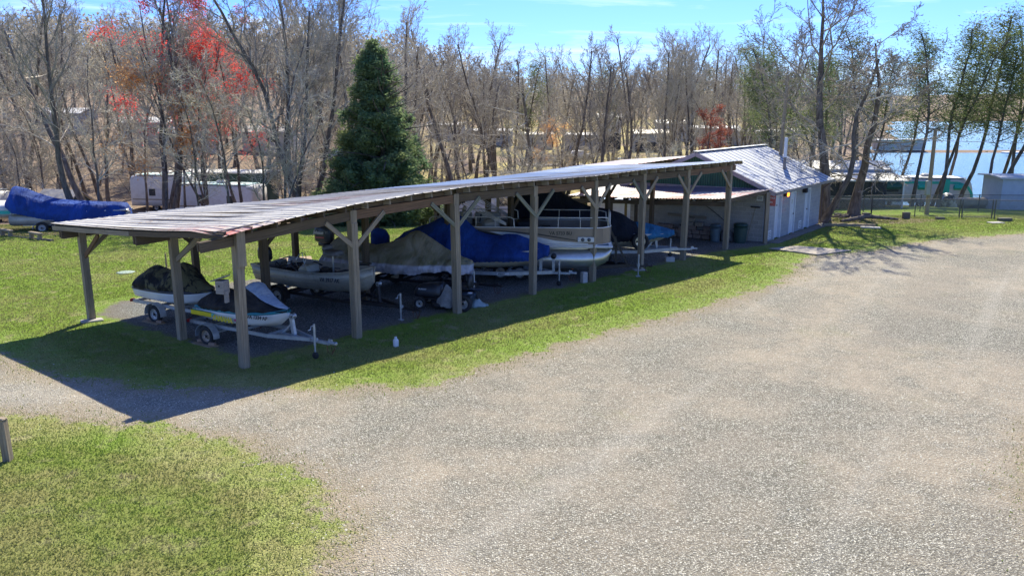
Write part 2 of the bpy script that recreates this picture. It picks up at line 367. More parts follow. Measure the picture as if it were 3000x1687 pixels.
# lake
m,t,b=nodes('lake_water'); b.inputs['Base Color'].default_value=(.10,.29,.50,1); b.inputs['Roughness'].default_value=.42; b.inputs['Specular IOR Level'].default_value=.35; b.inputs['IOR'].default_value=1.33  # blue of the reflected sky is put into the base colour
geo=nd(t,'ShaderNodeNewGeometry'); mpn=nd(t,'ShaderNodeMapping'); mpn.inputs['Scale'].default_value=(1,2.2,1); t.links.new(geo.outputs['Position'],mpn.inputs[0])
bump(t,b,noise(t,mpn.outputs[0],1.5,6,.7),1.,.6)
wb=MB(); wb.add([(5,50,-3.4),(2500,50,-3.4),(2500,900,-3.4),(5,900,-3.4)],[(0,1,2,3)]); tag(wb.build('lake_water',m),kind='structure')
# --- grass blades (stuff)
def blades(name,n,area,mat,hmin,hmax,seed,maskfn):
    rg=np.random.default_rng(seed); x0,x1,y0,y1=area
    x=rg.uniform(x0,x1,n*4); y=y0*(y1/y0)**rg.uniform(0,1,n*4)
    ok=(np.abs(x)<y*.66+1)&maskfn(x,y,rg); x=x[ok][:n];y=y[ok][:n]; n=len(x); z=H(x,y)
    h=rg.uniform(hmin,hmax,n)*(.6+.5*rg.random(n)); a=rg.uniform(0,6.283,n); w=rg.uniform(.006,.012,n)*(1+y*.03); lx=rg.normal(0,.5,n)*h; ly=rg.normal(0,.5,n)*h
    V=np.empty((n,3,3)); V[:,0]=np.stack([x-np.cos(a)*w,y-np.sin(a)*w,z],1); V[:,1]=np.stack([x+np.cos(a)*w,y+np.sin(a)*w,z],1); V[:,2]=np.stack([x+lx,y+ly,z+h],1)
    me=bpy.data.meshes.new(name); me.vertices.add(3*n); me.loops.add(3*n); me.polygons.add(n)
    me.vertices.foreach_set('co',V.ravel()); me.loops.foreach_set('vertex_index',np.arange(3*n)); me.polygons.foreach_set('loop_start',np.arange(0,3*n,3)); me.update(calc_edges=True)
    me.materials.append(mat); o=bpy.data.objects.new(name,me); COL.objects.link(o); tag(o,kind='stuff'); return o
m,t,b=nodes('grass_blade'); P=nd(t,'ShaderNodeNewGeometry').outputs['Position']
n1=noise(t,P,.22,4,.6,.5); n2=noise(t,P,1.3,5,.65,.3); lush=ramp(t,mth(t,'ADD',mth(t,'MULTIPLY',n1,.6),mth(t,'MULTIPLY',n2,.4)),.44,.62)
c=mix(t,lush,(.27,.275,.10),(.16,.25,.035)); c=mix(t,ramp(t,n2,.52,.70),c,(.38,.33,.18)); n5=noise(t,P,45,2,.5); c=mix(t,1.,c,ramp(t,n5,.3,.7,(.5,)*3,(1.4,)*3),'MULTIPLY')
t.links.new(c,b.inputs['Base Color']); b.inputs['Roughness'].default_value=.7; b.inputs['Specular IOR Level'].default_value=.2
tr=nd(t,'ShaderNodeBsdfTranslucent'); t.links.new(c,tr.inputs[0]); ms=nd(t,'ShaderNodeMixShader'); ms.inputs[0].default_value=.4
t.links.new(b.outputs[0],ms.inputs[1]); t.links.new(tr.outputs[0],ms.inputs[2]); t.links.new(ms.outputs[0],t.nodes['Material Output'].inputs[0])
GB=m
def gmask(x,y,rg):
    e=seg_dist(x,y,DRIVE); p=seg_dist(x,y,PAD); return (e<rg.normal(-.05,.5,len(x)))&(p<rg.normal(-.05,.15,len(x)))
blades('lawn_grass',330000,(-34,34,8.5,52),GB,.025,.06,3,gmask)

# --- loose stones on the drive (stuff)
def stones(name,n,mat):
    r=np.random.default_rng(8); y=7.5*(34/7.5)**r.uniform(0,1,n*3); x=r.uniform(-16,24,n*3); ok=(np.abs(x)<y*.66+.5)&(seg_dist(x,y,DRIVE)>r.normal(.1,.4,n*3)); x=x[ok][:n];y=y[ok][:n];n=len(x)
    s=r.uniform(.006,.014,n)*(1+1.2*(r.random(n)<.06)); a=r.uniform(0,6.28,n); O=np.array([(1,0,0),(-.3,.9,0),(-.8,-.5,0),(.2,-.9,0),(0,.1,.75)]); ca,sa=np.cos(a),np.sin(a)
    O=O[None]*r.uniform(.6,1.3,(n,5,1)); V=np.empty((n,5,3)); V[...,0]=x[:,None]+(O[...,0]*ca[:,None]-O[...,1]*sa[:,None])*s[:,None]; V[...,1]=y[:,None]+(O[...,0]*sa[:,None]+O[...,1]*ca[:,None])*s[:,None]; V[...,2]=.006+O[...,2]*s[:,None]
    T=np.array([(0,1,4),(1,2,4),(2,3,4),(3,0,4)]); F=(T[None]+5*np.arange(n)[:,None,None]).reshape(-1)
    me=bpy.data.meshes.new(name); me.vertices.add(5*n); me.loops.add(12*n); me.polygons.add(4*n); me.vertices.foreach_set('co',V.ravel()); me.loops.foreach_set('vertex_index',F); me.polygons.foreach_set('loop_start',np.arange(0,12*n,3)); me.update(calc_edges=True)
    me.materials.append(mat); o=bpy.data.objects.new(name,me); COL.objects.link(o); tag(o,kind='stuff')
m,t,b=nodes('loose_stone'); P=nd(t,'ShaderNodeNewGeometry').outputs['Position']; t.links.new(ramp(t,noise(t,P,38,2),.3,.7,(.19,.18,.145),(.60,.57,.48)),b.inputs['Base Color']); b.inputs['Roughness'].default_value=.85
stones('loose_stones',60000,m)
# ================================================================ BOAT SHED
FP=[(-6.59,19.64),(-4.33,22.28),(-1.75,25.13),(.74,27.73),(2.98,29.89),(5.06,32.10),(7.19,34.18),(9.62,36.9)]
FZ=[3.30,3.55,3.70,3.69,3.69,3.75,3.76,3.76]; RZ=[2.80,2.87,2.87,2.93,2.97,3.02,3.08,3.2]
ND=(-.8,.6)
def shed_pt(s,w,dz=0):   # s = bay coordinate 0..7 (may overhang), w = 0 front .. 1 rear
    i=min(max(int(math.floor(s)),0),6); t=s-i; a=Vector(FP[i]);b=Vector(FP[i+1]); p=a.lerp(b,t)
    def h(Z):
        i0=max(i-1,0);i3=min(i+2,7)
        if t<0 or t>1: return Z[i]+(Z[i+1]-Z[i])*t
        return cr(Z[i0],Z[i],Z[i+1],Z[i3],t)
    z=h(FZ)+(h(RZ)-h(FZ))*w-.05*math.sin(math.pi*min(max(w,0),1))
    return Vector((p.x+ND[0]*7.75*w,p.y+ND[1]*7.75*w,z+dz))
shed=thing('boat_shed','long open timber boat shed with a rusty sheet metal lean roof on braced posts','boat shed',(FP[3][0],FP[3][1],0))
off=Vector((FP[3][0],FP[3][1],0))
def sb(mb,name,mat,**k): 
    mb.v=[tuple(Vector(p)-off) for p in mb.v]; return mb.build(name,mat,shed,**k)
# roof sheets: ribbed panels running front to rear
def roof_metal(name,light,rustc,red):
    m,t,b=nodes(name); v=gco(t,(1,1,1)); sx=nd(t,'ShaderNodeSeparateXYZ'); t.links.new(v,sx.inputs[0])
    n=noise(t,gco(t,(.5,2.2,1)),1.2,7,.7); c=mix(t,ramp(t,n,.3,.62),rustc,light)
    n2=noise(t,gco(t,(3,.25,1)),1,5,.6); c=mix(t,ramp(t,n2,.56,.7,(0,0,0),(.4,)*3),c,tuple(x*.66 for x in light))
    bw=nd(t,'ShaderNodeMapRange'); bw.inputs[1].default_value=5;bw.inputs[2].default_value=13; bw.inputs[4].default_value=.8; t.links.new(sx.outputs[0],bw.inputs[0]); c=mix(t,bw.outputs[0],c,mix(t,ramp(t,n,.35,.62),(.25,.22,.18),(.38,.345,.295)))
    new=ramp(t,mth(t,'ADD',sx.outputs[0],mth(t,'MULTIPLY',sx.outputs[1],-.12)),.0,1.0); a=nd(t,'ShaderNodeMapRange'); a.inputs[1].default_value=16.5;a.inputs[2].default_value=17.2
    t.links.new(mth(t,'ADD',sx.outputs[0],mth(t,'MULTIPLY',sx.outputs[1],.75)),a.inputs[0]); c=mix(t,a.outputs[0],c,(.60,.66,.70))
    r=nd(t,'ShaderNodeAttribute'); r.attribute_name='red'
    rr=mth(t,'MULTIPLY',r.outputs['Fac'],ramp(t,noise(t,gco(t,(1.2,3,1)),1.3,5,.7),.38,.55)); c=mix(t,rr,c,red)
    rib=mth(t,'FRACT',mth(t,'MULTIPLY',sx.outputs[0],1/.62)); lap=mth(t,'LESS_THAN',rib,.07)
    c=mix(t,mth(t,'MULTIPLY',lap,.8),c,(.05,.045,.04))
    nail=mth(t,'MULTIPLY',mth(t,'LESS_THAN',mth(t,'FRACT',mth(t,'ADD',mth(t,'MULTIPLY',sx.outputs[1],1/.95),mth(t,'MULTIPLY',noise(t,v,.6,1),.3))),.05),mth(t,'LESS_THAN',mth(t,'ABSOLUTE',mth(t,'SUBTRACT',rib,.06)),.10))
    c=mix(t,nail,c,(.06,.04,.03))
    t.links.new(c,b.inputs['Base Color']); b.inputs['Roughness'].default_value=.62; b.inputs['Metallic'].default_value=.1; b.inputs['Specular IOR Level'].default_value=.4
    bump(t,b,n,.2,.01); MATS[name]=m; return m
RM=roof_metal('weathered_roof_sheet',(.55,.52,.455),(.43,.395,.335),(.36,.07,.055))
def ribbed(s0,s1,w0,w1,ptf,pitch,ribh,length,nw,sag=.015,red=None,seed=1):
    mb=MB(); n=int(length/pitch); prof=[(0,0),(.42,0),(.5,1),(.58,0)]; vs=[];gc=[];rd=[]
    cols=[(k+a)*pitch/length for k in range(n) for a,_ in prof]+[1.]; hh=[ribh*b for k in range(n) for _,b in prof]+[0]
    for u,hz in zip(cols,hh):
        s=s0+(s1-s0)*u
        for j in range(nw+1):
            w=w0+(w1-w0)*j/nw; L=u*length
            lapw=.02*math.sin(int(L/.62)*2.3)*(1 if j in(0,nw) else .3)
            p=ptf(s,w)+Vector((0,0,hz+sag*mnoise.noise(Vector((s*2.1,w*6,seed)))*1.4)); p+=Vector((ND[0],ND[1],0))*lapw
            vs.append(p); gc.append((L,w*7.75,0)); rd.append(red(s,w) if red else 0)
    N=nw+1; fs=[(i*N+j,(i+1)*N+j,(i+1)*N+j+1,i*N+j+1) for i in range(len(cols)-1) for j in range(nw)]
    mb.add(vs,fs,False,gc); return mb,rd
def with_red(o,rd):
    a=o.data.attributes.new('red','FLOAT','POINT'); a.data.foreach_set('value',rd)
redf=lambda s,w: max(0,1-abs(s+.12)*3.6)*max(0,1-w*2.2)*.9+max(0,.5-w*14)*(.3 if s<.35 else .0)+(.35 if (1.2<s<2 and .3<w<.6) else 0)
def roofpt(s,w):
    p=shed_pt(s,w); p=p+Vector((0,0,.19))
    if s<.35: 
        p.z-= .10*max(0,.12-w)*8*max(0,.3-s)/.5       # the drooping, bent front corner
    return p
mb,rd=ribbed(-.17,7.22,-.045,1.06,roofpt,.31,.022,25.4,26,.012,redf); with_red(sb(mb,'roof_sheets',RM),rd)
# rafters
for k in range(37):
    s=-.13+k*7.3/36; mb=MB(); mb.beam(shed_pt(s,-.034,.09),shed_pt(s,1.045,.09),.05,.15); sb(mb,'rafter',W_POST if s>1 else W_DARK)
# purlins (light battens seen under the sheet edge)
for w in(.01,.33,.66,.99):
    mb=MB()
    for i in range(-1,8): mb.beam(shed_pt(max(i,-.15),w,.165),shed_pt(min(i+1,7.18),w,.165),.09,.03) if i<7 or True else 0
    sb(mb,'purlin',W_TAN if w>.1 else W_GREY)
for i in range(7):
    mb=MB(); mb.beam(shed_pt(i+.02,.0,.09),shed_pt(i+.98,.0,.09),.03,.14,warp=.004); sb(mb,'gap_shade',W_DARK) if i>0 else None  # dark strips added to imitate the shaded gaps between rafter ends
# gable fascia board at the near end
for a,b_,dz in((-.04,.5,.07),(.5,1.05,.06)):
    mb=MB(); mb.beam(shed_pt(-.155,a,dz),shed_pt(-.155,b_,dz),.035,.13,warp=.012); sb(mb,'end_fascia',W_DARK if a<.4 else W_POST)
# carrying beams (doubled, in lengths)
def beam_line(w,mats,name,h=.24,o=-.13):
    segs=[(-.16,.98),(.98,2.02),(2.02,3.0),(3.0,4.05),(4.05,5.02),(5.02,6.0),(6.0,7.12)]
    for j,(a,b_) in enumerate(segs):
        mb=MB(); pa=shed_pt(a-(.12 if (w==0 and j==0) else 0),w,-.12); pb=shed_pt(b_,w,-.12)
        if w==0: # front beam is bolted to the outside of the posts
            q=Vector((.8*.03,-.6*.03,0)); pa+=q;pb+=q
        mb.beam(pa,pb,.07,h,warp=.012); sb(mb,name,mats[j%len(mats)])
        mb=MB(); q=Vector((.8*-.1,.6*.1,0)); mb.beam(pa+q+Vector((0,0,.01)),pb+q+Vector((0,0,.01)),.06,h-.02,warp=.01); sb(mb,name,W_DARK)
beam_line(0,[W_DARK,W_RED,W_DARK,W_RED,W_DARK,W_DARK,W_RED],'front_beam'); beam_line(.46,[W_DARK,W_GREY],'middle_beam'); beam_line(.985,[W_DARK,W_POST],'rear_beam')
# posts
def post(s,w,lean=(0,0),wd=.19,mat=W_POST,base=True):
    t=shed_pt(s,w,-.02 if w else .02); b=Vector((t.x+lean[0],t.y+lean[1],-.1)); mb=MB(); mb.beam(b,t,wd,wd,up=(.68,.73,0),warp=.012)
    # split edge board, as on built-up posts
    if w==0: mb.beam(b+Vector((wd*.36,-wd*.36,0)),t+Vector((wd*.36,-wd*.36,-.35)),.05,wd*.94,up=(.68,.73,0),warp=.006)
    sb(mb,'post',mat)
FL=[(0,0)]*8
for i in range(8): post(i,0,(random.uniform(-.05,.05),random.uniform(-.05,.05)),.2 if i<3 else .18)
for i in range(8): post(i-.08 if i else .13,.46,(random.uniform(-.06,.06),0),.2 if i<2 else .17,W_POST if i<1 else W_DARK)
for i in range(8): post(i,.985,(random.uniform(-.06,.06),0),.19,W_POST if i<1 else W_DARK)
mb=MB(); mb.bbox((-12.6,24.1,.03),(.6,.35,.06),.02,.6); sb(mb,'footing',CONC)
mb=MB(); mb.bbox((7.05,34.0,.03),(.55,.4,.06),.02,.6) if 0 else mb.bbox((5.0,32.0,.03),(.5,.35,.05),.02,.2); sb(mb,'footing',CONC)
mb=MB(); p=Vector((FP[0][0],FP[0][1],0)); mb.beam(p+Vector((.12,-.1,2.55)),p+Vector((.12,-.1,3.42)),.22,.06,up=(.74,-.67,0)); sb(mb,'splice_block',W_POST)
# knee braces
def brace(s,w,ds,dz=-.9,mat=W_POST,dw=0):
    a=shed_pt(s,w,dz-.1); b=shed_pt(s+ds,w+dw,-.16); o=Vector((.8*.09,-.6*.09,0)) if w==0 else Vector((0,0,0)); mb=MB(); mb.beam(a+o,b+o,.05,.12); sb(mb,'brace',mat)
for i in range(1,7): brace(i,0,-.27,mat=W_GREEN if i in(2,3,5) else W_POST); brace(i,0,.27,mat=W_GREEN if i in(2,3) else W_POST)
brace(7,0,-.25)
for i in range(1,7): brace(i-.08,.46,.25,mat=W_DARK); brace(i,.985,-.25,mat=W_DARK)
brace(.13,.46,.26,-.75); brace(.13,.46,0,-.75,W_POST,-.17); brace(0,.985,.25,-.75); brace(0,.985,0,-.8,W_RED,-.13)

# birdhouse nailed to the corner post
bh=thing('birdhouse','small weathered wooden birdhouse nailed to the front corner post of the boat shed','birdhouse',(-6.93,19.40,1.93),R(-20)); bh.scale=(1.2,1.2,1.2)
m_=MB(); m_.bbox((0,0,.13),(.19,.2,.27),.006); m_.box((.1,-.02,-.06),(.05,.09,.24)); m_.build('box',W_GREY,bh)
m_=MB(); m_.box((-.04,0,.30),(.3,.27,.022),0,0,R(-20)); m_.build('roof',W_GREY,bh)
m_=MB(); m_.rev([(.02,-.106),(.02,-.101)],(0,0,.16),'Y',12); m_.build('entrance_hole',BLKST,bh)

# ================================================================ BLOCK BUILDING
U=Vector((.6,.8,0)); Mv=Vector((-.85,.527,0)); C0=Vector((12.04,38.92,0))
bld=thing('block_building','grey concrete block washroom building with ribbed pale metal gable roof and three doors','building',tuple(C0))
def block_mat(name,c1,c2,mort,ax):
    m,t,b=nodes(name); v=gco(t); br=nd(t,'ShaderNodeTexBrick'); t.links.new(v,br.inputs['Vector'])
    br.inputs['Scale'].default_value=1; br.inputs['Brick Width'].default_value=.4; br.inputs['Row Height'].default_value=.2; br.inputs['Mortar Size'].default_value=.012; br.inputs['Mortar Smooth'].default_value=.3
    br.inputs['Color1'].default_value=(*c1,1); br.inputs['Color2'].default_value=(*c2,1); br.inputs['Mortar'].default_value=(*mort,1)
    n=noise(t,v,1.2,6,.65); c=mix(t,ramp(t,n,.35,.62,(0,0,0),(.35,)*3),br.outputs[0],tuple(x*.55 for x in c1)); n2=noise(t,v,26,3,.6); c=mix(t,1.,c,ramp(t,n2,.3,.7,(.8,)*3,(1.15,)*3),'MULTIPLY')
    t.links.new(c,b.inputs['Base Color']); b.inputs['Roughness'].default_value=.92; bump(t,b,mth(t,'ADD',mth(t,'MULTIPLY',br.outputs['Fac'],-1.),mth(t,'MULTIPLY',n2,.2)),.7,.012); return m
BLK=block_mat('painted_block',(.33,.335,.35),(.39,.385,.385),(.47,.45,.43),0)
BLK2=block_mat('gable_block',(.36,.33,.28),(.42,.385,.33),(.52,.48,.42),0)
def wall(name,a,b,z0,z1,mat,openings=(),th=.2,z1b=None,inward=None):
    # a,b plan points relative to C0; openings (d0,d1,zb,zt)
    a=Vector(a);b=Vector(b);d=(b-a);L=d.length;d.normalize();n=Vector(inward).normalized()*th; mb=MB()
    cuts=sorted({0,L}|{x for o in openings for x in o[:2]})
    for i in range(len(cuts)-1):
        x0,x1=cuts[i],cuts[i+1]; zs=[(z0,None)]
        o=[q for q in openings if q[0]<=x0+1e-6 and q[1]>=x1-1e-6]
        spans=[(z0,z1)] if not o else ([(z0,o[0][2])] if o[0][2]>z0+.01 else [])+[(o[0][3],z1)]
        for s0,s1 in spans:
            P=[a+d*x0,a+d*x1]; vs=[];gc=[]
            for q,x in((P[0],x0),(P[1],x1)):
                for k in(0,1):
                    for z in(s0,s1): vs.append(q+n*k+Vector((0,0,z))); gc.append((x+k*.2,z,k*.0))
            mb.add(vs,[(0,4,5,1),(2,3,7,6),(0,1,3,2),(4,6,7,5),(1,5,7,3),(0,2,6,4)],False,gc)
    return mb.build(name,mat,bld)
WL=8.0; GW=7.0; EH=2.42
doors=[(.95,1.85),(3.05,3.85),(5.35,6.2)]
wall('front_wall',(0,0,0),tuple(U*WL),0,EH,BLK,[(d0,d1,0,2.08) for d0,d1 in doors],inward=Mv)
wall('gable_wall',tuple(Mv*.2),tuple(Mv*(GW-.2)),0,EH,BLK2,inward=U)
wall('rear_wall',tuple(Mv*(GW-.2)),tuple(Mv*(GW-.2)+U*WL),0,EH,BLK2,inward=Mv)
wall('end_wall',tuple(U*(WL-.2)+Mv*.2),tuple(U*(WL-.2)+Mv*(GW-.2)),0,EH,BLK2,inward=U)
# green ribbed gable
def rib_mat(name,c1,c2,pitch):
    m,t,b=nodes(name); v=gco(t); sx=nd(t,'ShaderNodeSeparateXYZ'); t.links.new(v,sx.inputs[0]); w=mth(t,'SINE',mth(t,'MULTIPLY',sx.outputs[0],6.283/pitch))
    c=mix(t,ramp(t,w,.0,1.,(0,0,0),(1,1,1)),c2,c1); c=mix(t,ramp(t,noise(t,v,2,5,.7),.5,.7,(0,0,0),(.4,)*3),c,tuple(x*.6 for x in c2)); t.links.new(c,b.inputs['Base Color']); b.inputs['Roughness'].default_value=.55; bump(t,b,w,.6,.02); return m
GRN=rib_mat('green_ribbed_siding',(.05,.16,.10),(.025,.09,.06),.12)
PK=1.58; h=GW/2
for e,nm in((0.02,'gable_siding'),(WL-.02,'gable_siding')):
    mb=MB(); s=1 if e<1 else -1; vs=[];gc=[]
    for k in(0,.05*s):
        for q,z in((0,EH),(GW,EH),(h,EH+PK)): vs.append(Mv*q+U*(e+k)+Vector((0,0,z))); gc.append((q,z,0))
    mb.add(vs,[(0,1,2),(5,4,3),(0,2,5,3),(1,4,5,2),(0,3,4,1)],False,gc); mb.build(nm,GRN,bld)
m,t,b=nodes('ribbed_pale_roof'); v=gco(t); c=mix(t,ramp(t,noise(t,v,.8,5,.6),.35,.65),(.40,.415,.44),(.52,.53,.545)); sx=nd(t,'ShaderNodeSeparateXYZ'); t.links.new(v,sx.inputs[0])
c=mix(t,mth(t,'LESS_THAN',mth(t,'FRACT',mth(t,'MULTIPLY',sx.outputs[0],1/.61)),.22),c,(.11,.13,.17)); t.links.new(c,b.inputs['Base Color']); b.inputs['Metallic'].default_value=.25; b.inputs['Roughness'].default_value=.42; PRM=m  # dark stripes paint in the shading of the nearly flat ribs
def roof_plane(name,e0,r0,L,pitch,ribh,mat,parent,th=.0):  # e0 eave point, r0 ridge point, along U
    mb=MB(); vs=[];gc=[]; n=int(L/pitch); prof=((0,0),(.1,1),(.16,1),(.26,0)); 
    for k in range(n+1):
        for a,hh in (prof if k<n else ((0,0),)):
            x=(k+a)*pitch
            for j,q in enumerate((e0,r0)): vs.append(Vector(q)+U*x+Vector((0,0,hh*ribh))); gc.append((x,j*3,0))
    m_=len(vs)//2; mb.add(vs,[(2*i,2*i+2,2*i+3,2*i+1) for i in range(m_-1)],False,gc); return mb.build(name,mat,parent)
rz=EH+PK+.14; ez=EH-.02
roof_plane('roof_sheet',-U*.3-Mv*.4+Vector((0,0,ez)),-U*.3+Mv*h+Vector((0,0,rz)),9.2,.61,.02,PRM,bld)
roof_plane('roof_sheet',-U*.3+Mv*(GW+.4)+Vector((0,0,ez)),-U*.3+Mv*h+Vector((0,0,rz)),9.2,.61,.02,PRM,bld)
PINK=M('faded_fascia_board',(.42,.36,.36),.8,0,(.3,.24,.24),3)
mb=MB(); z=Vector((0,0,-.1)); a=-U*.32-Mv*.42+Vector((0,0,ez)); r=-U*.32+Mv*h+Vector((0,0,rz)); c_=-U*.32+Mv*(GW+.42)+Vector((0,0,ez)); mb.beam(a+z,r+z,.03,.19); mb.beam(r+z,c_+z,.03,.19); mb.build('rake_board',PINK,bld)
mb=MB(); mb.beam(r+Vector((0,0,.04)),r+U*9.3+Vector((0,0,.04)),.28,.02); mb.build('ridge_cap',M('ridge_flashing',(.6,.63,.66),.4,.3),bld)
mb=MB(); mb.beam(a+Vector((0,0,-.07))+U*.05,a+U*9.3+Vector((0,0,-.07)),.04,.13,warp=.01); mb.build('eave_board',W_GREY,bld)
mb=MB(); mb.beam(-U*.1+Mv*.2+Vector((0,0,EH+.02)),-U*.1+Mv*(GW-.2)+Vector((0,0,EH+.02)),.03,.18); mb.build('gable_trim',PINK,bld)
mb=MB(); q=U*(WL+.75)-Mv*.3; mb.tube([q+Vector((0,0,ez-.15)),U*(WL+.1)-Mv*.06+Vector((0,0,ez-.5)),U*(WL+.1)-Mv*.06+Vector((0,0,.15)),U*(WL+.3)-Mv*.35+Vector((0,0,.05))],.04,8); mb.build('downspout',M('brown_downspout',(.11,.07,.05),.6),bld)
DW=M('white_door_paint',(.66,.68,.70),.45,0,(.56,.57,.6),3)
for i,(d0,d1) in enumerate(doors):
    dr=thing('door',None,None)
    dr.parent=bld; dr.location=U*((d0+d1)/2); dr.rotation_euler=(0,0,math.atan2(U.y,U.x)); w=d1-d0
    rec=.12 if i!=1 else .05
    mb=MB(); mb.bbox((0,rec,1.02),(w-.1,.045,2.0),.01)
    for zc,hh in((.42,.5),(1.1,.55),(1.68,.4)):
        for xx in(-.2,.2): mb.box((xx*w/.9,rec-.024,zc),(.26*w/.9,.012,hh))
    mb.build('door_panel',DW,dr)
    mb=MB(); 
    for sx_ in(-1,1): mb.box((sx_*(w/2-.03),.035,1.04),(.08,.13,2.08))
    mb.box((0,.035,2.09),(w+.04,.135,.08)); mb.build('door_frame',DW,dr)
    mb=MB(); mb.rev([(.03,0),(.035,-.03),(.0,-.06)],(w/2-.17 if i else -w/2+.17,rec-.03,1.0),'Y',10); mb.build('door_handle',M('dark_bronze',(.08,.06,.05),.4,.6),dr)
    if i==1:
        mb=MB(); mb.box((0,rec-.03,1.62),(.2,.012,.3)); mb.build('notice',WPL,dr)
        mb=MB(); 
        for k in range(4): mb.box((0,rec-.038,1.72-k*.06),(.15,.004,.018))
        mb.build('notice_lines',BLKST,dr)
    elif i==0:
        mb=MB(); mb.box((0,rec-.03,1.62),(.22,.012,.06)); mb.build('name_plate',M('brown_plate',(.05,.04,.035),.5),dr)
for xd in(.35,4.75):
    vn=thing('wall_vent',None,None); vn.parent=bld; vn.location=U*xd-Mv*.0+Vector((0,0,.32)); vn.rotation_euler=(0,0,math.atan2(U.y,U.x))
    mb=MB(); mb.bbox((0,-.02,0),(.4,.04,.4),.01); mb.build('vent_frame',WPL,vn); mb=MB()
    for k in range(4): mb.box((0,-.045,-.12+k*.08),(.28,.01,.03))
    mb.build('louvre',M('grey_louvre',(.2,.2,.2),.6),vn)
# chimney pipe
ch=MB(); cp=U*5.35+Mv*1.15; cp=Vector((cp.x,cp.y,0)); ch.cyl(cp+Vector((0,0,2.7)),cp+Vector((0,0,3.72)),.075,14); ch.build('stove_pipe',RUST if 0 else M('grey_pipe',(.3,.28,.27),.6,.3,(.15,.12,.1),6),bld)
ch=MB(); ch.cyl(cp+Vector((0,0,3.7)),cp+Vector((0,0,4.72)),.085,14); ch.build('flue_top',WPL,bld)
# amber wall lamp: the only lit lamp
m,t,b=nodes('amber_lamp_glass'); b.inputs['Base Color'].default_value=(.9,.25,.03,1); b.inputs['Emission Color'].default_value=(1,.20,.015,1); b.inputs['Emission Strength'].default_value=2.6; AMB=m
lp=thing('wall_lamp','lit amber lamp mounted high on the block wall beside the nearest white door','lamp',tuple(C0+U*2.12-Mv*.08+Vector((0,0,2.12))),math.atan2(U.y,U.x))
m_=MB(); m_.bbox((0,-.02,0),(.26,.16,.24),.02); m_.build('lamp_housing',M('lamp_brown',(.07,.03,.02),.5),lp)
m_=MB(); m_.bbox((.02,-.12,-.02),(.2,.06,.19),.02); m_.build('lamp_glass',AMB,lp)
lp=thing('floodlight','unlit black floodlight box on the block wall beside the farthest door','floodlight',tuple(C0+U*4.95-Mv*.1+Vector((0,0,2.1))),math.atan2(U.y,U.x))
m_=MB(); m_.bbox((0,-.02,0),(.2,.22,.3),.02); m_.build('housing',BLKST,lp); m_=MB(); m_.box((0,-.135,0),(.14,.01,.2)); m_.build('lens',GLASS,lp)

# ---- lean-to roof against the gable, built as its own structure
ln=thing('lean_to_roof','low red and white striped sheet metal lean-to roof against the block gable wall','lean-to')
FR=Vector((9.7,37.0,2.28)); FLp=FR+Mv*8.1; FLp.z=2.0; BR=C0-U*.02-Mv*.25+Vector((0,0,2.55)); BR=Vector((BR.x,BR.y,2.55)); BL=BR+Mv*8.6; BL.z=2.32
def lpt(s,w):
    f=FR.lerp(FLp,s); b_=BR.lerp(BL,s); p=f.lerp(b_,w); p.z-=.05*math.sin(math.pi*s)*(1-w); return p
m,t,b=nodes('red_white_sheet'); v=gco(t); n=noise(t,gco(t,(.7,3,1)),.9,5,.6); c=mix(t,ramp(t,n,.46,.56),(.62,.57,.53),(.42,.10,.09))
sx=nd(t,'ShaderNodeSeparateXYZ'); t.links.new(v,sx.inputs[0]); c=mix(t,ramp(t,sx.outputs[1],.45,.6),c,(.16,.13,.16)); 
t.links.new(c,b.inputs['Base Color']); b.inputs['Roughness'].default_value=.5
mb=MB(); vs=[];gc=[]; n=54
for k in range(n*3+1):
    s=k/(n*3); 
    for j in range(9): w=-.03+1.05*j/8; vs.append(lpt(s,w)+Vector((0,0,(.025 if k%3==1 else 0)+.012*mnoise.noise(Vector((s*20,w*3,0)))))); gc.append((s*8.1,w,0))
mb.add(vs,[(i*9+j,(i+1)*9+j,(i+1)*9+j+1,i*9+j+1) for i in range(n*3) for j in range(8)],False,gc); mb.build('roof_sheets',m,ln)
for k in range(12):
    s=.005+k*.09; mb=MB(); mb.beam(lpt(s,0)+Vector((0,0,-.1)),lpt(s,.98)+Vector((0,0,-.1)),.05,.15); mb.build('rafter',W_DARK,ln)
mb=MB(); mb.beam(lpt(0,.02)+Vector((0,0,-.27)),lpt(1,.02)+Vector((0,0,-.27)),.1,.2,warp=.015); mb.build('front_beam',W_DARK,ln)
for s in(.56,.72,.99):
    p=lpt(s,.03); mb=MB(); mb.beam((p.x,p.y,-.1),(p.x,p.y,p.z-.35),.15,.15,up=(1,0,0)); mb.build('post',W_DARK,ln)
p=lpt(0,.86); mb=MB(); mb.beam((p.x,p.y,-.1),(p.x,p.y,p.z-.1),.17,.17,up=(1,0,0)); mb.build('post',W_POST,ln)
# signs
REDS=M('faded_red_sign',(.50,.09,.08),.5,0,(.42,.12,.1),6)
sg=thing('red_sign','faded red and white notice hung on the corner of the block building','sign',tuple(C0-U*.1-Mv*.16+Vector((0,0,2.0))),math.atan2(-Mv.y,-Mv.x))
m_=MB(); m_.box((0,0,0),(.42,.02,.5)); m_.build('sign_board',REDS,sg)
for k,wd in enumerate(('NOTICE','OPEN')): text('sign_lettering',wd,.1,WPL,sg,(-.19,-.012,.09-k*.2),(R(90),0,0),bold=.003)
sg=thing('white_sign','small white notice with dark lines beside the red sign at the lean-to end','sign',tuple(C0-U*.14-Mv*-.35+Vector((0,0,2.08))),math.atan2(-Mv.y,-Mv.x))
m_=MB(); m_.box((0,0,0),(.3,.02,.24)); m_.build('sign_board',WPL,sg); m_=MB()
for k in range(2): m_.box((0,-.012,.04-k*.08),(.22,.004,.03))
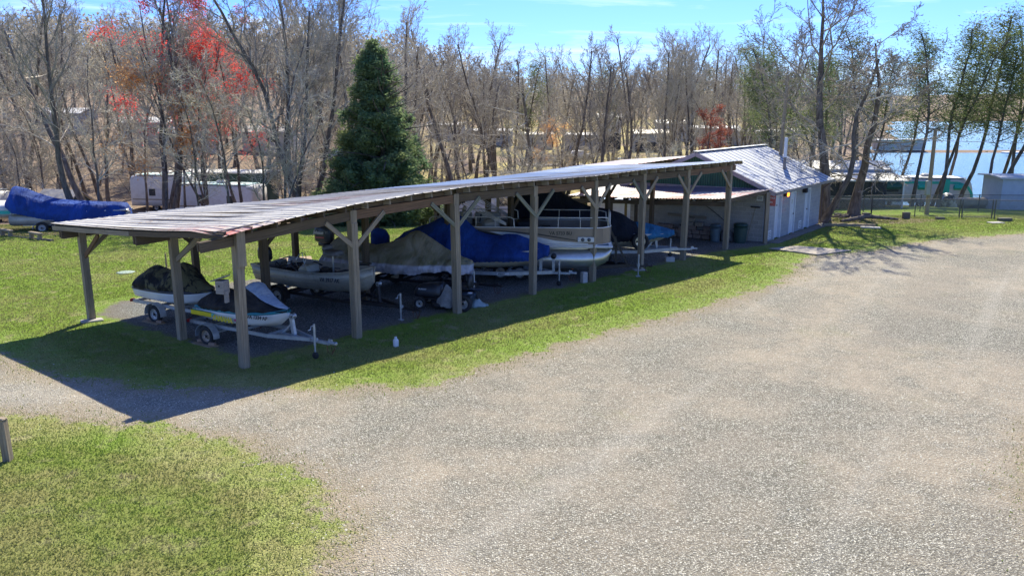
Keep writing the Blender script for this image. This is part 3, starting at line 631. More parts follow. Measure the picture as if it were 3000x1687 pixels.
m_.build('printed_lines',BLKST,sg)

# ---- rear shed whose roof shows beyond the first
bs=thing('rear_shed','second open timber shed roof behind the long boat shed, dark rafters under red sheet','shed')
A=Vector((3.0,45.2,2.72)); B=Vector((11.3,50.5,3.42)); bk=Vector((-4.0,3.9,-.5))
def bpt(s,w): return A.lerp(B,s)+bk*w
mb=MB(); vs=[];gc=[]
for k in range(61):
    for j in range(5): vs.append(bpt(k/60,j/4)+Vector((0,0,.02 if k%2 else 0))); gc.append((k/6,j,0))
mb.add(vs,[(i*5+j,(i+1)*5+j,(i+1)*5+j+1,i*5+j+1) for i in range(60) for j in range(4)],False,gc); mb.build('roof_sheets',m,bs)
for k in range(15): mb=MB(); mb.beam(bpt(k/14,.01)+Vector((0,0,-.1)),bpt(k/14,.99)+Vector((0,0,-.1)),.06,.16); mb.build('rafter',W_DARK,bs)
mb=MB(); mb.beam(bpt(0,.03)+Vector((0,0,-.3)),bpt(1,.03)+Vector((0,0,-.3)),.1,.22); mb.build('front_beam',W_DARK,bs)
for k in range(4):
    for w in(.04,.96): p=bpt(k/3,w); mb=MB(); mb.beam((p.x,p.y,-1),(p.x,p.y,p.z-.3),.16,.16,up=(1,0,0)); mb.build('post',W_DARK,bs)

# ================================================================ TRAILERS, BOATS, COVERS
def wheel(parent,loc,r,w,rimmat,style='steel',name='wheel'):
    mb=MB(); k=r*.62
    mb.rev([(0.001,-.02),(k*.45,-.02),(k*.5,.01),(k*.85,.015),(k,-.035),(k*1.02,-.06),(k*1.02,.05),(k*.9,.05)],(0,0,0),'Y',20,False)
    if style=='alloy':
        mb=MB(); mb.rev([(k*.8,-.05),(k,-.06),(k*1.02,-.05),(k*1.02,.05),(k*.8,.03)],(0,0,0),'Y',24,False); mb.rev([(0.001,-.05),(k*.25,-.045),(k*.28,0)],(0,0,0),'Y',16,False)
        for a in range(5):
            t=a*1.2566
            for da in(-.16,.16): mb.beam((math.cos(t)*k*.2,-.03,math.sin(t)*k*.2),(math.cos(t+da)*k*.9,-.045,math.sin(t+da)*k*.9),.05,.03,up=(0,1,0))
    o=mb.build(name,rimmat,parent,loc)
    if style!='alloy':
        hb=MB(); hb.rev([(k*.2,-.03),(k*.22,-.06),(k*.15,-.07),(0.001,-.07)],(0,0,0),'Y',12,False)
        for a in range(5): t=a*1.2566; hb.cyl((math.cos(t)*k*.38,-.04,math.sin(t)*k*.38),(math.cos(t)*k*.38,-.022,math.sin(t)*k*.38),.012,6)
        hb.build('hub',BLKST,o)
    else:
        hb=MB(); hb.rev([(0.001,-.0),(k*.78,-.0),(k*.8,.02)],(0,0,0),'Y',20,False); hb.build('hub',BLKST,o)
    mb=MB(); h=w/2; mb.rev([(k,-h*.8),(k*1.08,-h),(r*.9,-h),(r*.985,-h*.8),(r,-h*.4),(r,h*.4),(r*.985,h*.8),(r*.9,h),(k*1.08,h),(k,h*.8)],(0,0,0),'Y',28,False); mb.build('tyre',RUB,o)
    return o
def fender(parent,loc,r,w,mat):
    mb=MB(); vs=[]
    N=14
    for i in range(N+1):
        t=math.pi*(-.04+1.08*i/N); 
        for y in(-w/2,w/2): 
            for rr in(r,r+.012): vs.append((math.cos(t)*rr*1.12,y,math.sin(t)*rr))
    fs=[]
    for i in range(N):
        a=4*i; fs+=[(a,a+4,a+6,a+2),(a+1,a+3,a+7,a+5),(a,a+1,a+5,a+4),(a+2,a+6,a+7,a+3)]
    mb.add(vs,fs,False); mb.box((r*1.12,0,.0),(.012,w,.06)); return mb.build('fender',mat,parent,loc)
def trailer(name,label,hitch,deg,L,ax,tw,fw,zf,mat,r=.31,rim=None,style='steel',jack=.55,jz=0,post=None,tongue=1.6,group='trailers parked under the boat shed',axles=1,fmat=None,rail=(.06,.09),pz=.5,jackwheel=True,fend=True):
    """origin at the coupler on the ground, x forward; L total length, ax axle distance behind the coupler"""
    o=thing(name,label,'trailer',(hitch[0],hitch[1],0),R(deg),group)
    w,h=rail; mb=MB()
    for s in(-1,1):
        mb.beam((-L,s*fw/2,zf),(-tongue,s*fw/2,zf),w,h); mb.beam((-tongue,s*fw/2,zf),(-.75,s*.05,zf-.02),w,h)
    for x in(-L+.03,-ax,-(ax+tongue)/2,-tongue-.05): mb.beam((x,-fw/2,zf-.01),(x,fw/2,zf-.01),w*.9,h*.85)
    mb.build('frame',mat,o)
    mb=MB(); mb.beam((-tongue-.1,0,zf-.03),(-.12,0,zf-.05),.075,.075); mb.build('tongue_beam',mat,o)
    mb=MB(); mb.bbox((-.06,0,zf-.03),(.26,.09,.07),.02); mb.bbox((.07,0,zf-.03),(.1,.1,.1),.03); mb.box((-.1,0,zf+.03),(.12,.04,.06)); mb.build('coupler',GALV if mat is not BLKST else BLKST,o)
    mb=MB(); pts=[(-.15,.03,zf-.08)]+[(-.15+.02*k,.03+.03*math.sin(k),zf-.08-.22*math.sin(k*math.pi/8)) for k in range(1,9)]; mb.tube(pts,.008,5)
    mb.tube([(-.2,-.03,zf-.06),(-.12,-.08,zf-.26),(.0,-.05,zf-.3),(.08,-.02,zf-.14)],.008,5); mb.build('safety_chain',RUST,o)
    mb=MB(); mb.cyl((-jack,-.09,jz+.17 if jackwheel else jz+.03),(-jack,-.09,zf+.16),.022,10); mb.cyl((-jack,-.09,zf-.15),(-jack,-.09,zf+.42),.032,12); mb.tube([(-jack,-.09,zf+.38),(-jack,-.2,zf+.38),(-jack,-.22,zf+.28)],.01,6); mb.cyl((-jack,-.22,zf+.3),(-jack,-.3,zf+.3),.016,8)
    mb.box((-jack,-.05,zf),(.1,.06,.1)); 
    if not jackwheel: mb.box((-jack,-.09,jz+.02),(.16,.1,.04))
    jk=mb.build('jack',GALV,o)
    if jackwheel: mb=MB(); mb.rev([(.02,-.03),(.085,-.03),(.095,0),(.085,.03),(.02,.03)],(0,0,0),'Y',16); mb.build('jack_wheel',RUB,jk,(-jack,-.09,jz+.095))
    for k in range(axles):
        xa=-ax-(k-(axles-1)/2)*.72
        mb=MB(); mb.beam((xa,-tw/2,r+.02),(xa,tw/2,r+.02),.05,.05); mb.box((xa,fw/2,zf-.08),(.5,.05,.03)); mb.box((xa,-fw/2,zf-.08),(.5,.05,.03)); mb.build('axle',mat if mat is BLKST else GALV,o)
        for s in(-1,1):
            wh=wheel(o,(xa,s*tw/2,r),r,r*.55,rim or RIM,style); wh.rotation_euler=(0,random.random(),0) if s<0 else (0,random.random(),math.pi)
    if fend:
        for s in(-1,1):
            fd=fender(o,(-ax,s*tw/2,r),(r+.06)if axles==1 else r+.1,r*.75,fmat or mat)
            if axles>1: fd.scale=(1.75,1,1)
    if post:
        x,zt=post; mb=MB(); mb.beam((x,0,zf),(x-.08,0,zt),.09,.09,up=(1,0,0)); mb.beam((x-.4,0,zf),(x-.06,0,zt-.2),.05,.05); pp=mb.build('winch_post',mat,o)
        mb=MB(); mb.rev([(.03,-.06),(.075,-.06),(.075,-.05),(.04,-.04),(.04,.04),(.075,.05),(.075,.06),(.03,.06)],(x-.02,0,zt),'Y',14); mb.tube([(x-.02,-.08,zt),(x-.02,-.12,zt),(x+.12,-.12,zt+.08),(x+.12,-.2,zt+.08)],.01,6); mb.build('winch',GALV,pp)
    mb=MB()
    for s in(-1,1): mb.beam((-L+.2,s*fw*.22,zf+pz*.55),(-L+min(2.2,L*.45),s*fw*.22,zf+pz*.5),.09,.06); mb.box((-L+.4,s*fw*.22,zf+pz*.27),(.05,.04,pz*.5)); mb.box((-L+1.5,s*fw*.22,zf+pz*.25),(.05,.04,pz*.5))
    mb.build('bunk',MATS.get('bunk_carpet') or M('bunk_carpet',(.05,.05,.055),.95,0,(.12,.1,.08),6),o)
    mb=MB()
    for s in(-1,1): mb.bbox((-L-.02,s*(fw/2+.02),zf+.02),(.05,.16,.09),.01)
    mb.build('tail_light',M('red_lens',(.45,.02,.02),.3),o)
    return o
def hull(mb,st,sub=4,ps=2,**k):  # station: x, keel z, chine (y,z), gunwale (y,z)
    S_=[]
    for x,kz,cy,cz,gy,gz in st: S_.append((x,[(0,kz),(cy*.55,kz+(cz-kz)*.45),(cy,cz),(cy+(gy-cy)*.55,cz+(gz-cz)*.4),(gy,gz)]))
    return mb.shell(S_,sub,ps,**k)
def cover(mb,st,fold=.03,ff=9.,seed=0,sub=8,ps=5,drop=.0,sag=0.):
    """station: x, hem half width, hem z, shoulder half width, shoulder z, ridge z"""
    S_=[]
    for x,hw,hz,sw,sz,rz_ in st: S_.append((x,[(hw*.93,hz),(hw,hz+(sz-hz)*.45),(sw,sz),(sw*.72,sz+(rz_-sz)*.36-sag),(sw*.36,sz+(rz_-sz)*.74-sag*.6),(0,rz_)][::-1][::-1]))
    def fn(p,t):
        k=1-t; s=1 if p.y>0 else -1
        a=mnoise.noise(Vector((p.x*ff*.35+seed,p.z*1.5,s*3+seed)))
        rid=abs(math.sin(p.x*ff+3*mnoise.noise(Vector((p.x*1.3,p.z*2+seed,s))))) 
        amp=fold*(.35+.9*k)*(rid-.5)+fold*1.5*a*(.5+.5*math.sin(t*3.1))
        p=Vector((p.x,p.y+s*amp*(1 if abs(p.y)>.02 else 0),p.z+amp*.45*min(t*1.5,1)))
        if t<.02: p.z+=drop*mnoise.noise(Vector((p.x*2.2+seed,s,0)))+.012*math.sin(p.x*38)
        return p
    # open the hem: ring without a floor
    X=st; mb.shell(S_,sub,ps,fn=fn,caps=True); return mb
def cloth(name,c1,c2,c3=None,sc=1.6,lo=.4,hi=.6,c3r=(.6,.7),rough=.85,bz=None):
    m,t,b=nodes(name); v=gco(t); n=noise(t,v,sc,6,.65,.5); c=mix(t,ramp(t,n,lo,hi),c1,c2)
    if c3: 
        n2=noise(t,gco(t,(1,1,.6)),sc*1.9,6,.7,1.); c=mix(t,ramp(t,n2,*c3r),c,c3)
    if bz: # lower band (a dye change at the skirt seam)
        sx=nd(t,'ShaderNodeSeparateXYZ'); t.links.new(v,sx.inputs[0]); zz=mth(t,'ADD',sx.outputs[2],mth(t,'MULTIPLY',n,.06)); f=ramp(t,mth(t,'MULTIPLY',zz,.25),(bz[0])*.25,(bz[0]+.05)*.25,(1,1,1),(0,0,0)); c=mix(t,f,c,mix(t,ramp(t,noise(t,v,5,5,.7),.35,.65),bz[1],bz[2]))
    t.links.new(c,b.inputs['Base Color']); b.inputs['Roughness'].default_value=rough; b.inputs['Specular IOR Level'].default_value=.25
    bump(t,b,mth(t,'ADD',noise(t,v,7,6,.65),mth(t,'MULTIPLY',noise(t,gco(t,(5,1,1)),2,4,.6,.8),1.6)),.7,.06); return m
def at(o,x,y,z=0):  # local -> world plan for separate things that rest on trailers
    return o.location+Matrix.Rotation(o.rotation_euler.z,3,'Z')@Vector((x,y,z))

# --- 1 and 2: two jet skis --------------------------------------------------
PW=M('jet_ski_white',(.72,.72,.70),.3,0,(.62,.62,.6),3); PBK=M('jet_ski_dark_base',(.03,.035,.045),.4)
def jetski(name,label,tr,xs,z,deckmat,stripe=None):
    o=thing(name,label,'jet ski',tuple(at(tr,xs,0,z)),tr.rotation_euler.z,'jet skis on trailers')
    mb=MB(); hull(mb,[(-1.5,.05,.42,.12,.5,.36),(-.8,.0,.46,.1,.55,.37),(.1,.0,.46,.1,.55,.39),(.8,.03,.38,.15,.47,.43),(1.25,.14,.22,.25,.3,.47),(1.52,.34,.04,.4,.07,.5)],5,2); mb.build('hull',PW,o)
    mb=MB(); mb.shell([(x,[(w,zz),(w+.03,zz+.03),(w,zz+.075),(w-.1,zz+.09),(0,zz+.1)]) for x,w,zz in((-1.52,.5,.35),(-.8,.555,.36),(.1,.555,.38),(.8,.475,.42),(1.25,.3,.46),(1.55,.05,.5))],5,1); mb.build('bumper_rail',deckmat,o)
    mb=MB(); mb.shell([(x,[(w,.4),(w*.9,zt*.75+.1),(w*.5,zt),(0,zt+.02)]) for x,w,zt in((-1.4,.35,.45),(-1.2,.25,.7),(-.2,.22,.72),(.15,.3,.7),(.5,.36,.82),(1.0,.3,.68),(1.4,.12,.52))],4,2); mb.build('seat_and_cowl',PBK,o)
    mb=MB(); mb.tube([(.3,-.38,.98),(.38,-.15,.95),(.42,0,.92),(.38,.15,.95),(.3,.38,.98)],.018,8); mb.build('handlebar',PLB,o)
    return o
t1=trailer('jet_ski_trailer','white single axle trailer under the camouflage covered jet ski, wheel chocked on boards',(-7.05,22.6),-31,5.0,3.75,1.35,1.0,.5,M('white_trailer_paint',(.55,.55,.53),.5,0,(.4,.38,.34),5,dirt=.4),.27,post=(-1.75,.95),tongue=2.1)
j1=jetski('jet_ski','white jet ski under the camouflage cover, behind the teal striped one',t1,-3.5,.52,PBK)
CAM=cloth('camouflage_cover_cloth',(.022,.022,.022),(.15,.135,.07),(.02,.02,.018),1.0,.44,.50,(.54,.58))
cv=MB(); cover(cv,[(-1.56,.3,.44,.28,.52,.56),(-1.38,.56,.42,.42,.68,.86),(-.9,.6,.40,.42,.8,1.06),(-.3,.6,.42,.36,.72,.92),(.02,.58,.44,.4,.82,1.0),(.3,.58,.45,.44,1.0,1.26),(.55,.5,.46,.36,.96,1.16),(.85,.44,.48,.3,.74,.86),(1.2,.34,.48,.2,.6,.7),(1.55,.08,.5,.05,.54,.6)],.03,8,3)
tag(cv.build('camouflage_cover',CAM,None,tuple(j1.location)),'camouflage olive and black cover with a raised handlebar peak over a jet ski','boat cover'); bpy.data.objects['camouflage_cover'].rotation_euler=t1.rotation_euler
t2=trailer('jet_ski_trailer','galvanised single axle trailer with tongue jack under the white and teal jet ski',(-4.5,20.12),-31,4.9,3.95,1.3,.85,.5,GALV,.26,post=(-1.35,1.0),tongue=1.9,rim=M('rusty_rim',(.5,.42,.33),.5,.1,(.3,.2,.13),9))
j2=jetski('jet_ski','white jet ski with teal stripe and yellow side board, nearest the corner post',t2,-3.05,.58,M('teal_trim',(.02,.22,.27),.35))
YEL=M('yellow_plastic',(.78,.62,.02),.4); MAG=M('magenta_vinyl',(.55,.03,.15),.4)
for s in(-1,1):
    rot=(R(83),0,0) if s<0 else (R(83),0,math.pi)
    text('side_lettering','YAMAHA',.2,YEL,j2,(-.72,-.598,.14) if s<0 else (.15,.598,.14),rot,bold=.008,width=.95)
mb=MB(); mb.bbox((-1.15,-.6,.26),(.82,.03,.13),.05); mb.build('yellow_side_board',YEL,j2)
mb=MB(); mb.add([(.14,-.585,.2),(.36,-.56,.24),(.2,-.58,.27),(.3,-.57,.3),(.12,-.585,.26)],[(0,1,2),(2,3,4),(0,2,4)]); mb.build('magenta_flash',MAG,j2)
mb=MB(); mb.add([(-1.5,-.575,.3),(-.72,-.6,.22),(-.6,-.6,.31),(-1.5,-.58,.35)],[(0,1,2,3)]); mb.build('teal_fade_decal',M('aqua_vinyl',(.1,.5,.42),.4),j2)
text('registration_lettering','VA 1334 AP',.13,PLB,j2,(.55,-.53,.33),(R(80),0,R(9)),bold=.003)
BLKC=cloth('black_cover_cloth',(.018,.018,.02),(.045,.042,.04),None,2.2)
CV2=[(-1.55,.34,.44,.3,.5,.55),(-1.3,.58,.40,.44,.62,.74),(-.9,.62,.40,.44,.72,.9),(-.4,.62,.41,.36,.72,.84),(.05,.6,.42,.38,.78,.92),(.3,.58,.44,.42,1.0,1.15),(.5,.54,.45,.36,.92,1.06),(.8,.48,.47,.3,.74,.82),(1.2,.34,.49,.2,.6,.66),(1.55,.1,.52,.06,.55,.58)]
cv=MB(); cover(cv,CV2,.03,8,9); c2=cv.build('jet_ski_cover',BLKC,None,tuple(j2.location)); c2.rotation_euler=t2.rotation_euler
tag(c2,'black cover with a pale blue centre panel over the jet ski nearest the corner post','boat cover')
cv=MB(); cv.shell([(x,[(sw*.8,sz+(rz_-sz)*.2+.035),(sw*.4,sz+(rz_-sz)*.72+.045),(0,rz_+.03)]) for x,hw,hz,sw,sz,rz_ in CV2[4:]],6,3,fn=lambda p,t:p+Vector((0,0,.02*mnoise.noise(p*3))),caps=False); 
cv.build('pale_panel',cloth('pale_blue_cloth',(.30,.38,.50),(.42,.48,.56),(.22,.28,.38),3,.4,.6,(.55,.75)),c2)
# boards and bricks under the wheels
def chock(lx,ly,tr,lab):
    p=at(tr,lx,ly); o=thing('wheel_boards',lab,'boards',tuple(p),tr.rotation_euler.z)
    for k in range(2): mb=MB(); mb.bbox((-.08*k,.07-k*.16,.02+.0*k),(.75,.14,.035),.005,R(6*k-8)); mb.build('board',W_TAN,o)
    for q,a_ in(((.27,-.05,.08),.2),((-.3,.05,.08),.5)): mb=MB(); mb.bbox(q,(.19,.1,.08),.008,a_); mb.build('chock_block',M('tan_brick',(.36,.23,.15),.9,0,(.26,.17,.12),8),o)
chock(-3.95,-.68,t2,'tan boards and brick chocks under the wheel of the nearest trailer'); chock(-3.75,-.7,t1,'grey boards and brick chock under the wheel of the white trailer')

# --- 3 aluminium fishing boat ----------------------------------------------
def outboard(name,label,loc,deg,mat,size=1.,tilt=0,legmat=None,group='outboard motors'):
    o=thing(name,label,'outboard motor',tuple(loc),R(deg),None); o.rotation_euler=(0,R(tilt),R(deg)); o.scale=(size,)*3
    mb=MB(); mb.shell([(x,[(0,z0),(w*.8,z0+.01),(w,z0+.12),(w*.95,z1-.1),(w*.6,z1),(0,z1+.02)]) for x,w,z0,z1 in((-.36,.08,.2,.52),(-.32,.15,.14,.62),(-.1,.19,.1,.68),(.15,.18,.1,.66),(.26,.13,.14,.58),(.29,.06,.2,.5))],4,2); mb.build('cowling',mat,o)
    mb=MB(); mb.shell([(-.22,[(0,-.02),(.11,-.01),(.12,.1),(0,.12)]),(.16,[(0,-.02),(.11,-.01),(.12,.1),(0,.12)])],1,1); mb.bbox((-.04,0,-.3),(.2,.1,.62),.03); mb.bbox((-.05,0,-.62),(.42,.06,.04),.01); mb.bbox((-.04,0,-.78),(.16,.06,.32),.02); mb.tube([(-.24,0,-.88),(-.05,0,-.88),(.16,0,-.86)],[.05,.06,.02],10); mb.build('leg',legmat or PLB,o)
    mb=MB(); mb.box((.2,0,-.15),(.12,.26,.4)); mb.build('mount_bracket',PLB,o); mb=MB(); 
    for k in range(3):
        t=k*2.094; mb.add([(-.28,0,-.88),(-.3,math.cos(t)*.15-math.sin(t)*.05,-.88+math.sin(t)*.15+math.cos(t)*.05),(-.26,math.cos(t)*.17,-.88+math.sin(t)*.17),(-.3,math.cos(t)*.13+math.sin(t)*.06,-.88+math.sin(t)*.13-math.cos(t)*.06)],[(0,1,2,3)])
    mb.build('propeller',BLKST,o); return o
t3=trailer('boat_trailer','black single axle trailer under the bare aluminium fishing boat',(-2.78,23.95),-34,6.2,5.2,1.65,1.15,.42,BLKST,.31,post=(-1.55,1.0),tongue=2.6,jack=.62,jackwheel=False)
b3=thing('fishing_boat','open dull aluminium fishing boat with steering wheel and pedestal seat','boat',tuple(at(t3,-1.75,0,.50)),t3.rotation_euler.z); b3.scale=(1,1.04,1.18)
ST3=[(-4.75,.10,.62,.16,.78,.62),(-3.9,.06,.64,.14,.82,.60),(-2.6,.04,.62,.13,.84,.60),(-1.5,.05,.50,.16,.76,.64),(-.8,.10,.34,.22,.58,.70),(-.25,.22,.16,.32,.32,.78),(.0,.42,.03,.48,.05,.84)]
mb=MB(); S_=[(x,[(0,kz),(cy*.55,kz+(cz-kz)*.4),(cy,cz),(cy+(gy-cy)*.6,cz+(gz-cz)*.42),(gy,gz),(gy-.025,gz-.005),(cy+(gy-cy)*.5-.03,cz+(gz-cz)*.42),(max(cy-.05,0),cz+.04),(0,cz+.06)]) for x,kz,cy,cz,gy,gz in ST3]; mb.shell(S_,5,1); mb.build('hull',ALU,b3)
mb=MB(); 
for s in(-1,1):
    mb.tube([(x,s*(gy+.008),gz) for x,kz,cy,cz,gy,gz in ST3],.022,6); mb.tube([(x,s*(cy+(gy-cy)*.62+.012),cz+(gz-cz)*.45) for x,kz,cy,cz,gy,gz in ST3],.012,5)
mb.tube([(-4.75,-.78,.62),(-4.75,0,.56),(-4.75,.78,.62)],.02,6); mb.build('gunwale_rail',ALU,b3)
mb=MB(); mb.box((-4.73,0,.38),(.04,1.3,.4)); mb.build('transom',ALU,b3)
mb=MB(); mb.bbox((-4.1,0,.44),(.5,1.35,.1),.02); mb.bbox((-2.9,0,.4),(.4,1.4,.08),.02); mb.build('bench_seat',M('grey_carpet',(.09,.09,.085),.95,0,(.05,.05,.05),7),b3)
mb=MB(); mb.add([(-1.55,-.6,.58),(-1.55,.6,.58),(-.15,.1,.74),(-.15,-.1,.74),(-1.5,-.55,.5),(-1.5,.55,.5)],[(0,3,2,1),(0,1,5,4)]); mb.build('casting_deck',MATS['grey_carpet'],b3)
mb=MB(); mb.bbox((-2.35,-.45,.62),(.5,.5,.3),.06,0,0,R(-18)); cn=mb.build('console',ALU,b3)
mb=MB(); mb.tube([(-2.7+.06*math.sin(a*.5236)*1.,-.45+.2*math.cos(a*.5236),.86+.2*math.sin(a*.5236)) for a in range(12)],.014,6,closed=True); mb.tube([(-2.7,-.65,.86),(-2.68,-.25,.86)],.01,5); mb.tube([(-2.64,-.45,1.05),(-2.55,-.45,.75)],.012,5); mb.build('steering_wheel',ALUB,b3)
mb=MB(); mb.cyl((-1.75,0,.5),(-1.75,0,1.02),.03,10); ps=mb.build('seat_pedestal',ALUB,b3)
mb=MB(); mb.shell([(x,[(0,1.02),(w,1.03),(w+.03,1.08),(w*.8,1.15),(0,1.16)]) for x,w in((-2.0,.1),(-1.93,.2),(-1.7,.24),(-1.5,.2),(-1.42,.1))],3,2); mb.bbox((-1.98,0,1.2),(.1,.42,.14),.04); mb.build('pedestal_seat',M('grey_vinyl',(.2,.2,.2),.5,0,(.12,.12,.12),5),b3)
mb=MB(); 
for k in range(26):
    a=Vector((random.uniform(-4.4,-1.9),random.uniform(-.5,.5),.5)); mb.tube([a,a+Vector((random.uniform(-.3,.3),random.uniform(-.2,.2),random.uniform(.02,.18))),a+Vector((random.uniform(-.5,.5),random.uniform(-.3,.3),.02))],random.uniform(.012,.03),5)
for k in range(7): mb.bbox((random.uniform(-4.2,-1.9),random.uniform(-.4,.4),.5),(random.uniform(.2,.45),.3,.16),.05,random.random()*3)
mb.build('loose_gear',M('dark_gear',(.03,.032,.035),.7,0,(.09,.085,.08),6),b3)
mb=MB(); mb.tube([(-1.1,.18,.78),(-.6,.12,.86),(-.15,.05,.92)],[.03,.04,.03],8); mb.bbox((-.9,.16,.84),(.4,.14,.1),.03,R(-10)); mb.build('trolling_motor',PLB,b3)
text('registration_lettering','VA 3917 AK',.15,PLB,b3,(-1.55,-.77,.43),(R(76),0,R(14)),bold=.003,width=.9)
outboard('outboard_motor','black outboard motor on the stern of the bare aluminium fishing boat',at(t3,-6.72,0,1.12),-34,PLB,.82)

# --- 4 tan covered boat ------------------------------------------------------
TW=cloth('mildewed_tan_cloth',(.20,.18,.09),(.34,.295,.21),(.52,.50,.48),1.0,.38,.6,(.62,.74),bz=(.62,(.42,.41,.45),(.60,.58,.62)))
t4=trailer('boat_trailer','dark single axle trailer under the tan covered boat, behind the mower',(-.42,27.0),-24,6.6,4.6,1.8,1.3,.5,BLKST,.32,post=(-1.25,1.05),tongue=2.2,jack=.9)
b4=thing('bass_boat','black hulled boat hidden under a mildewed tan cover','boat',tuple(at(t4,-1.15,0,.5)),t4.rotation_euler.z); b4.scale=(1,.91,1)
ST4=[(-5.4,.12,.85,.3,1.02,.55),(-3.5,.06,.88,.26,1.08,.55),(-2,.05,.8,.26,1.02,.58),(-1,.12,.56,.32,.8,.64),(-.3,.3,.24,.46,.42,.7),(0,.52,.05,.58,.1,.74)]
mb=MB(); hull(mb,ST4); mb.build('hull',PLB,b4)
mb=MB(); mb.bbox((-2.6,.35,.8),(.5,.6,.5),.08); mb.build('console',PLB,b4)
cv=MB(); cover(cv,[(-5.6,.5,.55,.35,.62,.72),(-5.3,1.02,.36,.8,.66,1.18),(-4.6,1.14,.3,.9,.7,1.22),(-3.8,1.16,.26,.92,.74,1.02),(-3.1,1.16,.27,.94,.84,1.15),(-2.5,1.14,.28,.86,.94,1.38),(-1.95,1.1,.3,.66,1.0,1.64),(-1.5,1.0,.32,.6,.92,1.45),(-1.0,.86,.36,.54,.82,1.16),(-.5,.62,.42,.44,.76,.95),(-.12,.36,.34,.3,.66,.82),(.12,.22,.3,.18,.6,.76)],.075,5,5,12,6,.12)
c4=cv.build('tan_boat_cover',TW,None,tuple(b4.location)); c4.rotation_euler=t4.rotation_euler; tag(c4,'mildewed tan and greyish boat cover with a ruffled pale skirt, behind the riding mower','boat cover')
o4=outboard('outboard_motor','large black outboard with white lettering behind the tan covered boat',at(t4,-6.95,0,1.35),-24,M('charcoal_cowling',(.03,.032,.038),.3,0,(.04,.045,.055),3),1.12)
text('cowl_lettering','Johnson',.15,WPL,o4,(-.33,-.2,.4),(R(88),0,R(-3)),bold=.004,shear=.2,width=.82); text('cowl_lettering','V6',.13,M('grey_print',(.25,.25,.27),.5),o4,(.13,-.198,.42),(R(88),0,R(3)),bold=.003,width=.8)
mb=MB(); mb.box((-.1,-.205,.29),(.36,.01,.05)); mb.build('red_stripe',REDS,o4)

# --- riding mower -------------------------------------------------------------
mo=thing('riding_mower','black riding mower with a grey rag over its side, parked behind the third front post','riding mower',(-1.95,21.6+4.25,0),R(180-24+10))
MBK=M('mower_black_paint',(.02,.022,.026),.3,0,(.035,.035,.04),4)
mb=MB(); mb.shell([(x,[(0,.36),(w,.37),(w,.46),(w*.95,zt-.06),(w*.7,zt),(0,zt+.02)]) for x,w,zt in((.25,.26,.78),(.4,.28,.8),(.8,.27,.76),(1.05,.25,.7),(1.16,.2,.6))],3,1); mb.build('hood',MBK,mo)
mb=MB(); mb.shell([(x,[(0,.3),(w,.31),(w,.44),(w*.9,.5),(0,.5)]) for x,w in((-.75,.36),(-.6,.42),(-.1,.42),(.0,.26),(.3,.26))],2,1); mb.bbox((-.55,.36,.56),(.75,.26,.05),.02); mb.bbox((-.55,-.36,.56),(.75,.26,.05),.02); mb.build('rear_body',M('mower_blue_black',(.02,.045,.075),.35,0,(.03,.04,.06),4),mo)
mb=MB(); mb.bbox((-.42,0,.68),(.46,.44,.12),.05); mb.shell([(-.70,[(0,.7),(.2,.72),(.22,.9),(.15,1.08),(0,1.1)]),(-.62,[(0,.7),(.2,.72),(.22,.9),(.15,1.08),(0,1.1)])],1,2); mb.build('seat',M('black_vinyl',(.035,.036,.04),.5),mo)
mb=MB(); mb.tube([(.18+.06*math.cos(a*.5236),.18*math.sin(a*.5236),1.0+.17*math.cos(a*.5236)*.35) for a in range(12)],.016,6,closed=True); mb.tube([(.3,0,.75),(.18,0,1.0)],.02,6); mb.tube([(.18,-.18,1),(.18,.18,1)],.012,5); mb.build('steering_wheel',PLB,mo)
mb=MB(); mb.shell([(x,[(0,.12),(w,.12),(w+.02,.2),(w*.8,.26),(0,.28)]) for x,w in((-.25,.2),(-.1,.5),(.4,.52),(.6,.2))],3,1); mb.build('cutting_deck',MBK,mo)
mb=MB(); mb.beam((.85,-.36,.2),(.85,.36,.2),.05,.05); mb.beam((-.6,0,.32),(.9,0,.3),.4,.06); mb.build('chassis',BLKST,mo)
for s in(-1,1):
    wh=wheel(mo,(.9,s*.42,.19),.19,.15,RIM); wh.rotation_euler=(0,0,0 if s<0 else math.pi)
    wh=wheel(mo,(-.55,s*.43,.27),.27,.24,RIM); wh.rotation_euler=(0,0,0 if s<0 else math.pi)
for s in(-1,1): text('hood_lettering','MURRAY',.07,WPL,mo,(.45,-.285,.6) if s<0 else (1.0,.285,.6),(R(88),0,0 if s<0 else math.pi),bold=.001)
mb=MB(); mb.box((-.75,.36,.6),(.12,.16,.012)); mb.build('white_sticker',WPL,mo)
rag=MB(); cover(rag,[(-.3,.06,.1,.04,.3,.35),(-.16,.14,.0,.1,.4,.62),(0,.16,.02,.07,.5,.72),(.16,.14,.05,.07,.3,.4),(.3,.05,.12,.03,.2,.26)],.03,12,2,5,3); rg=rag.build('grey_rag',SILV,None,tuple(at(mo,.02,.42,.12))); rg.rotation_euler=mo.rotation_euler; tag(rg,'grey and pale rag draped over the side of the riding mower','cloth')
rag=MB(); cover(rag,[(-.35,.08,.0,.05,.04,.06),(-.12,.2,.0,.15,.12,.2),(.05,.22,.0,.12,.16,.3),(.2,.2,.0,.12,.08,.14),(.4,.08,.0,.05,.03,.05)],.04,12,7,5,3); rg=rag.build('plastic_sheet',M('pale_green_plastic',(.3,.38,.37),.4,0,(.2,.26,.26),6),None,(-1.15,26.0,0)); rg.rotation_euler=(0,0,.4); tag(rg,'crumpled pale green plastic sheet on the gravel behind the riding mower','plastic sheet')

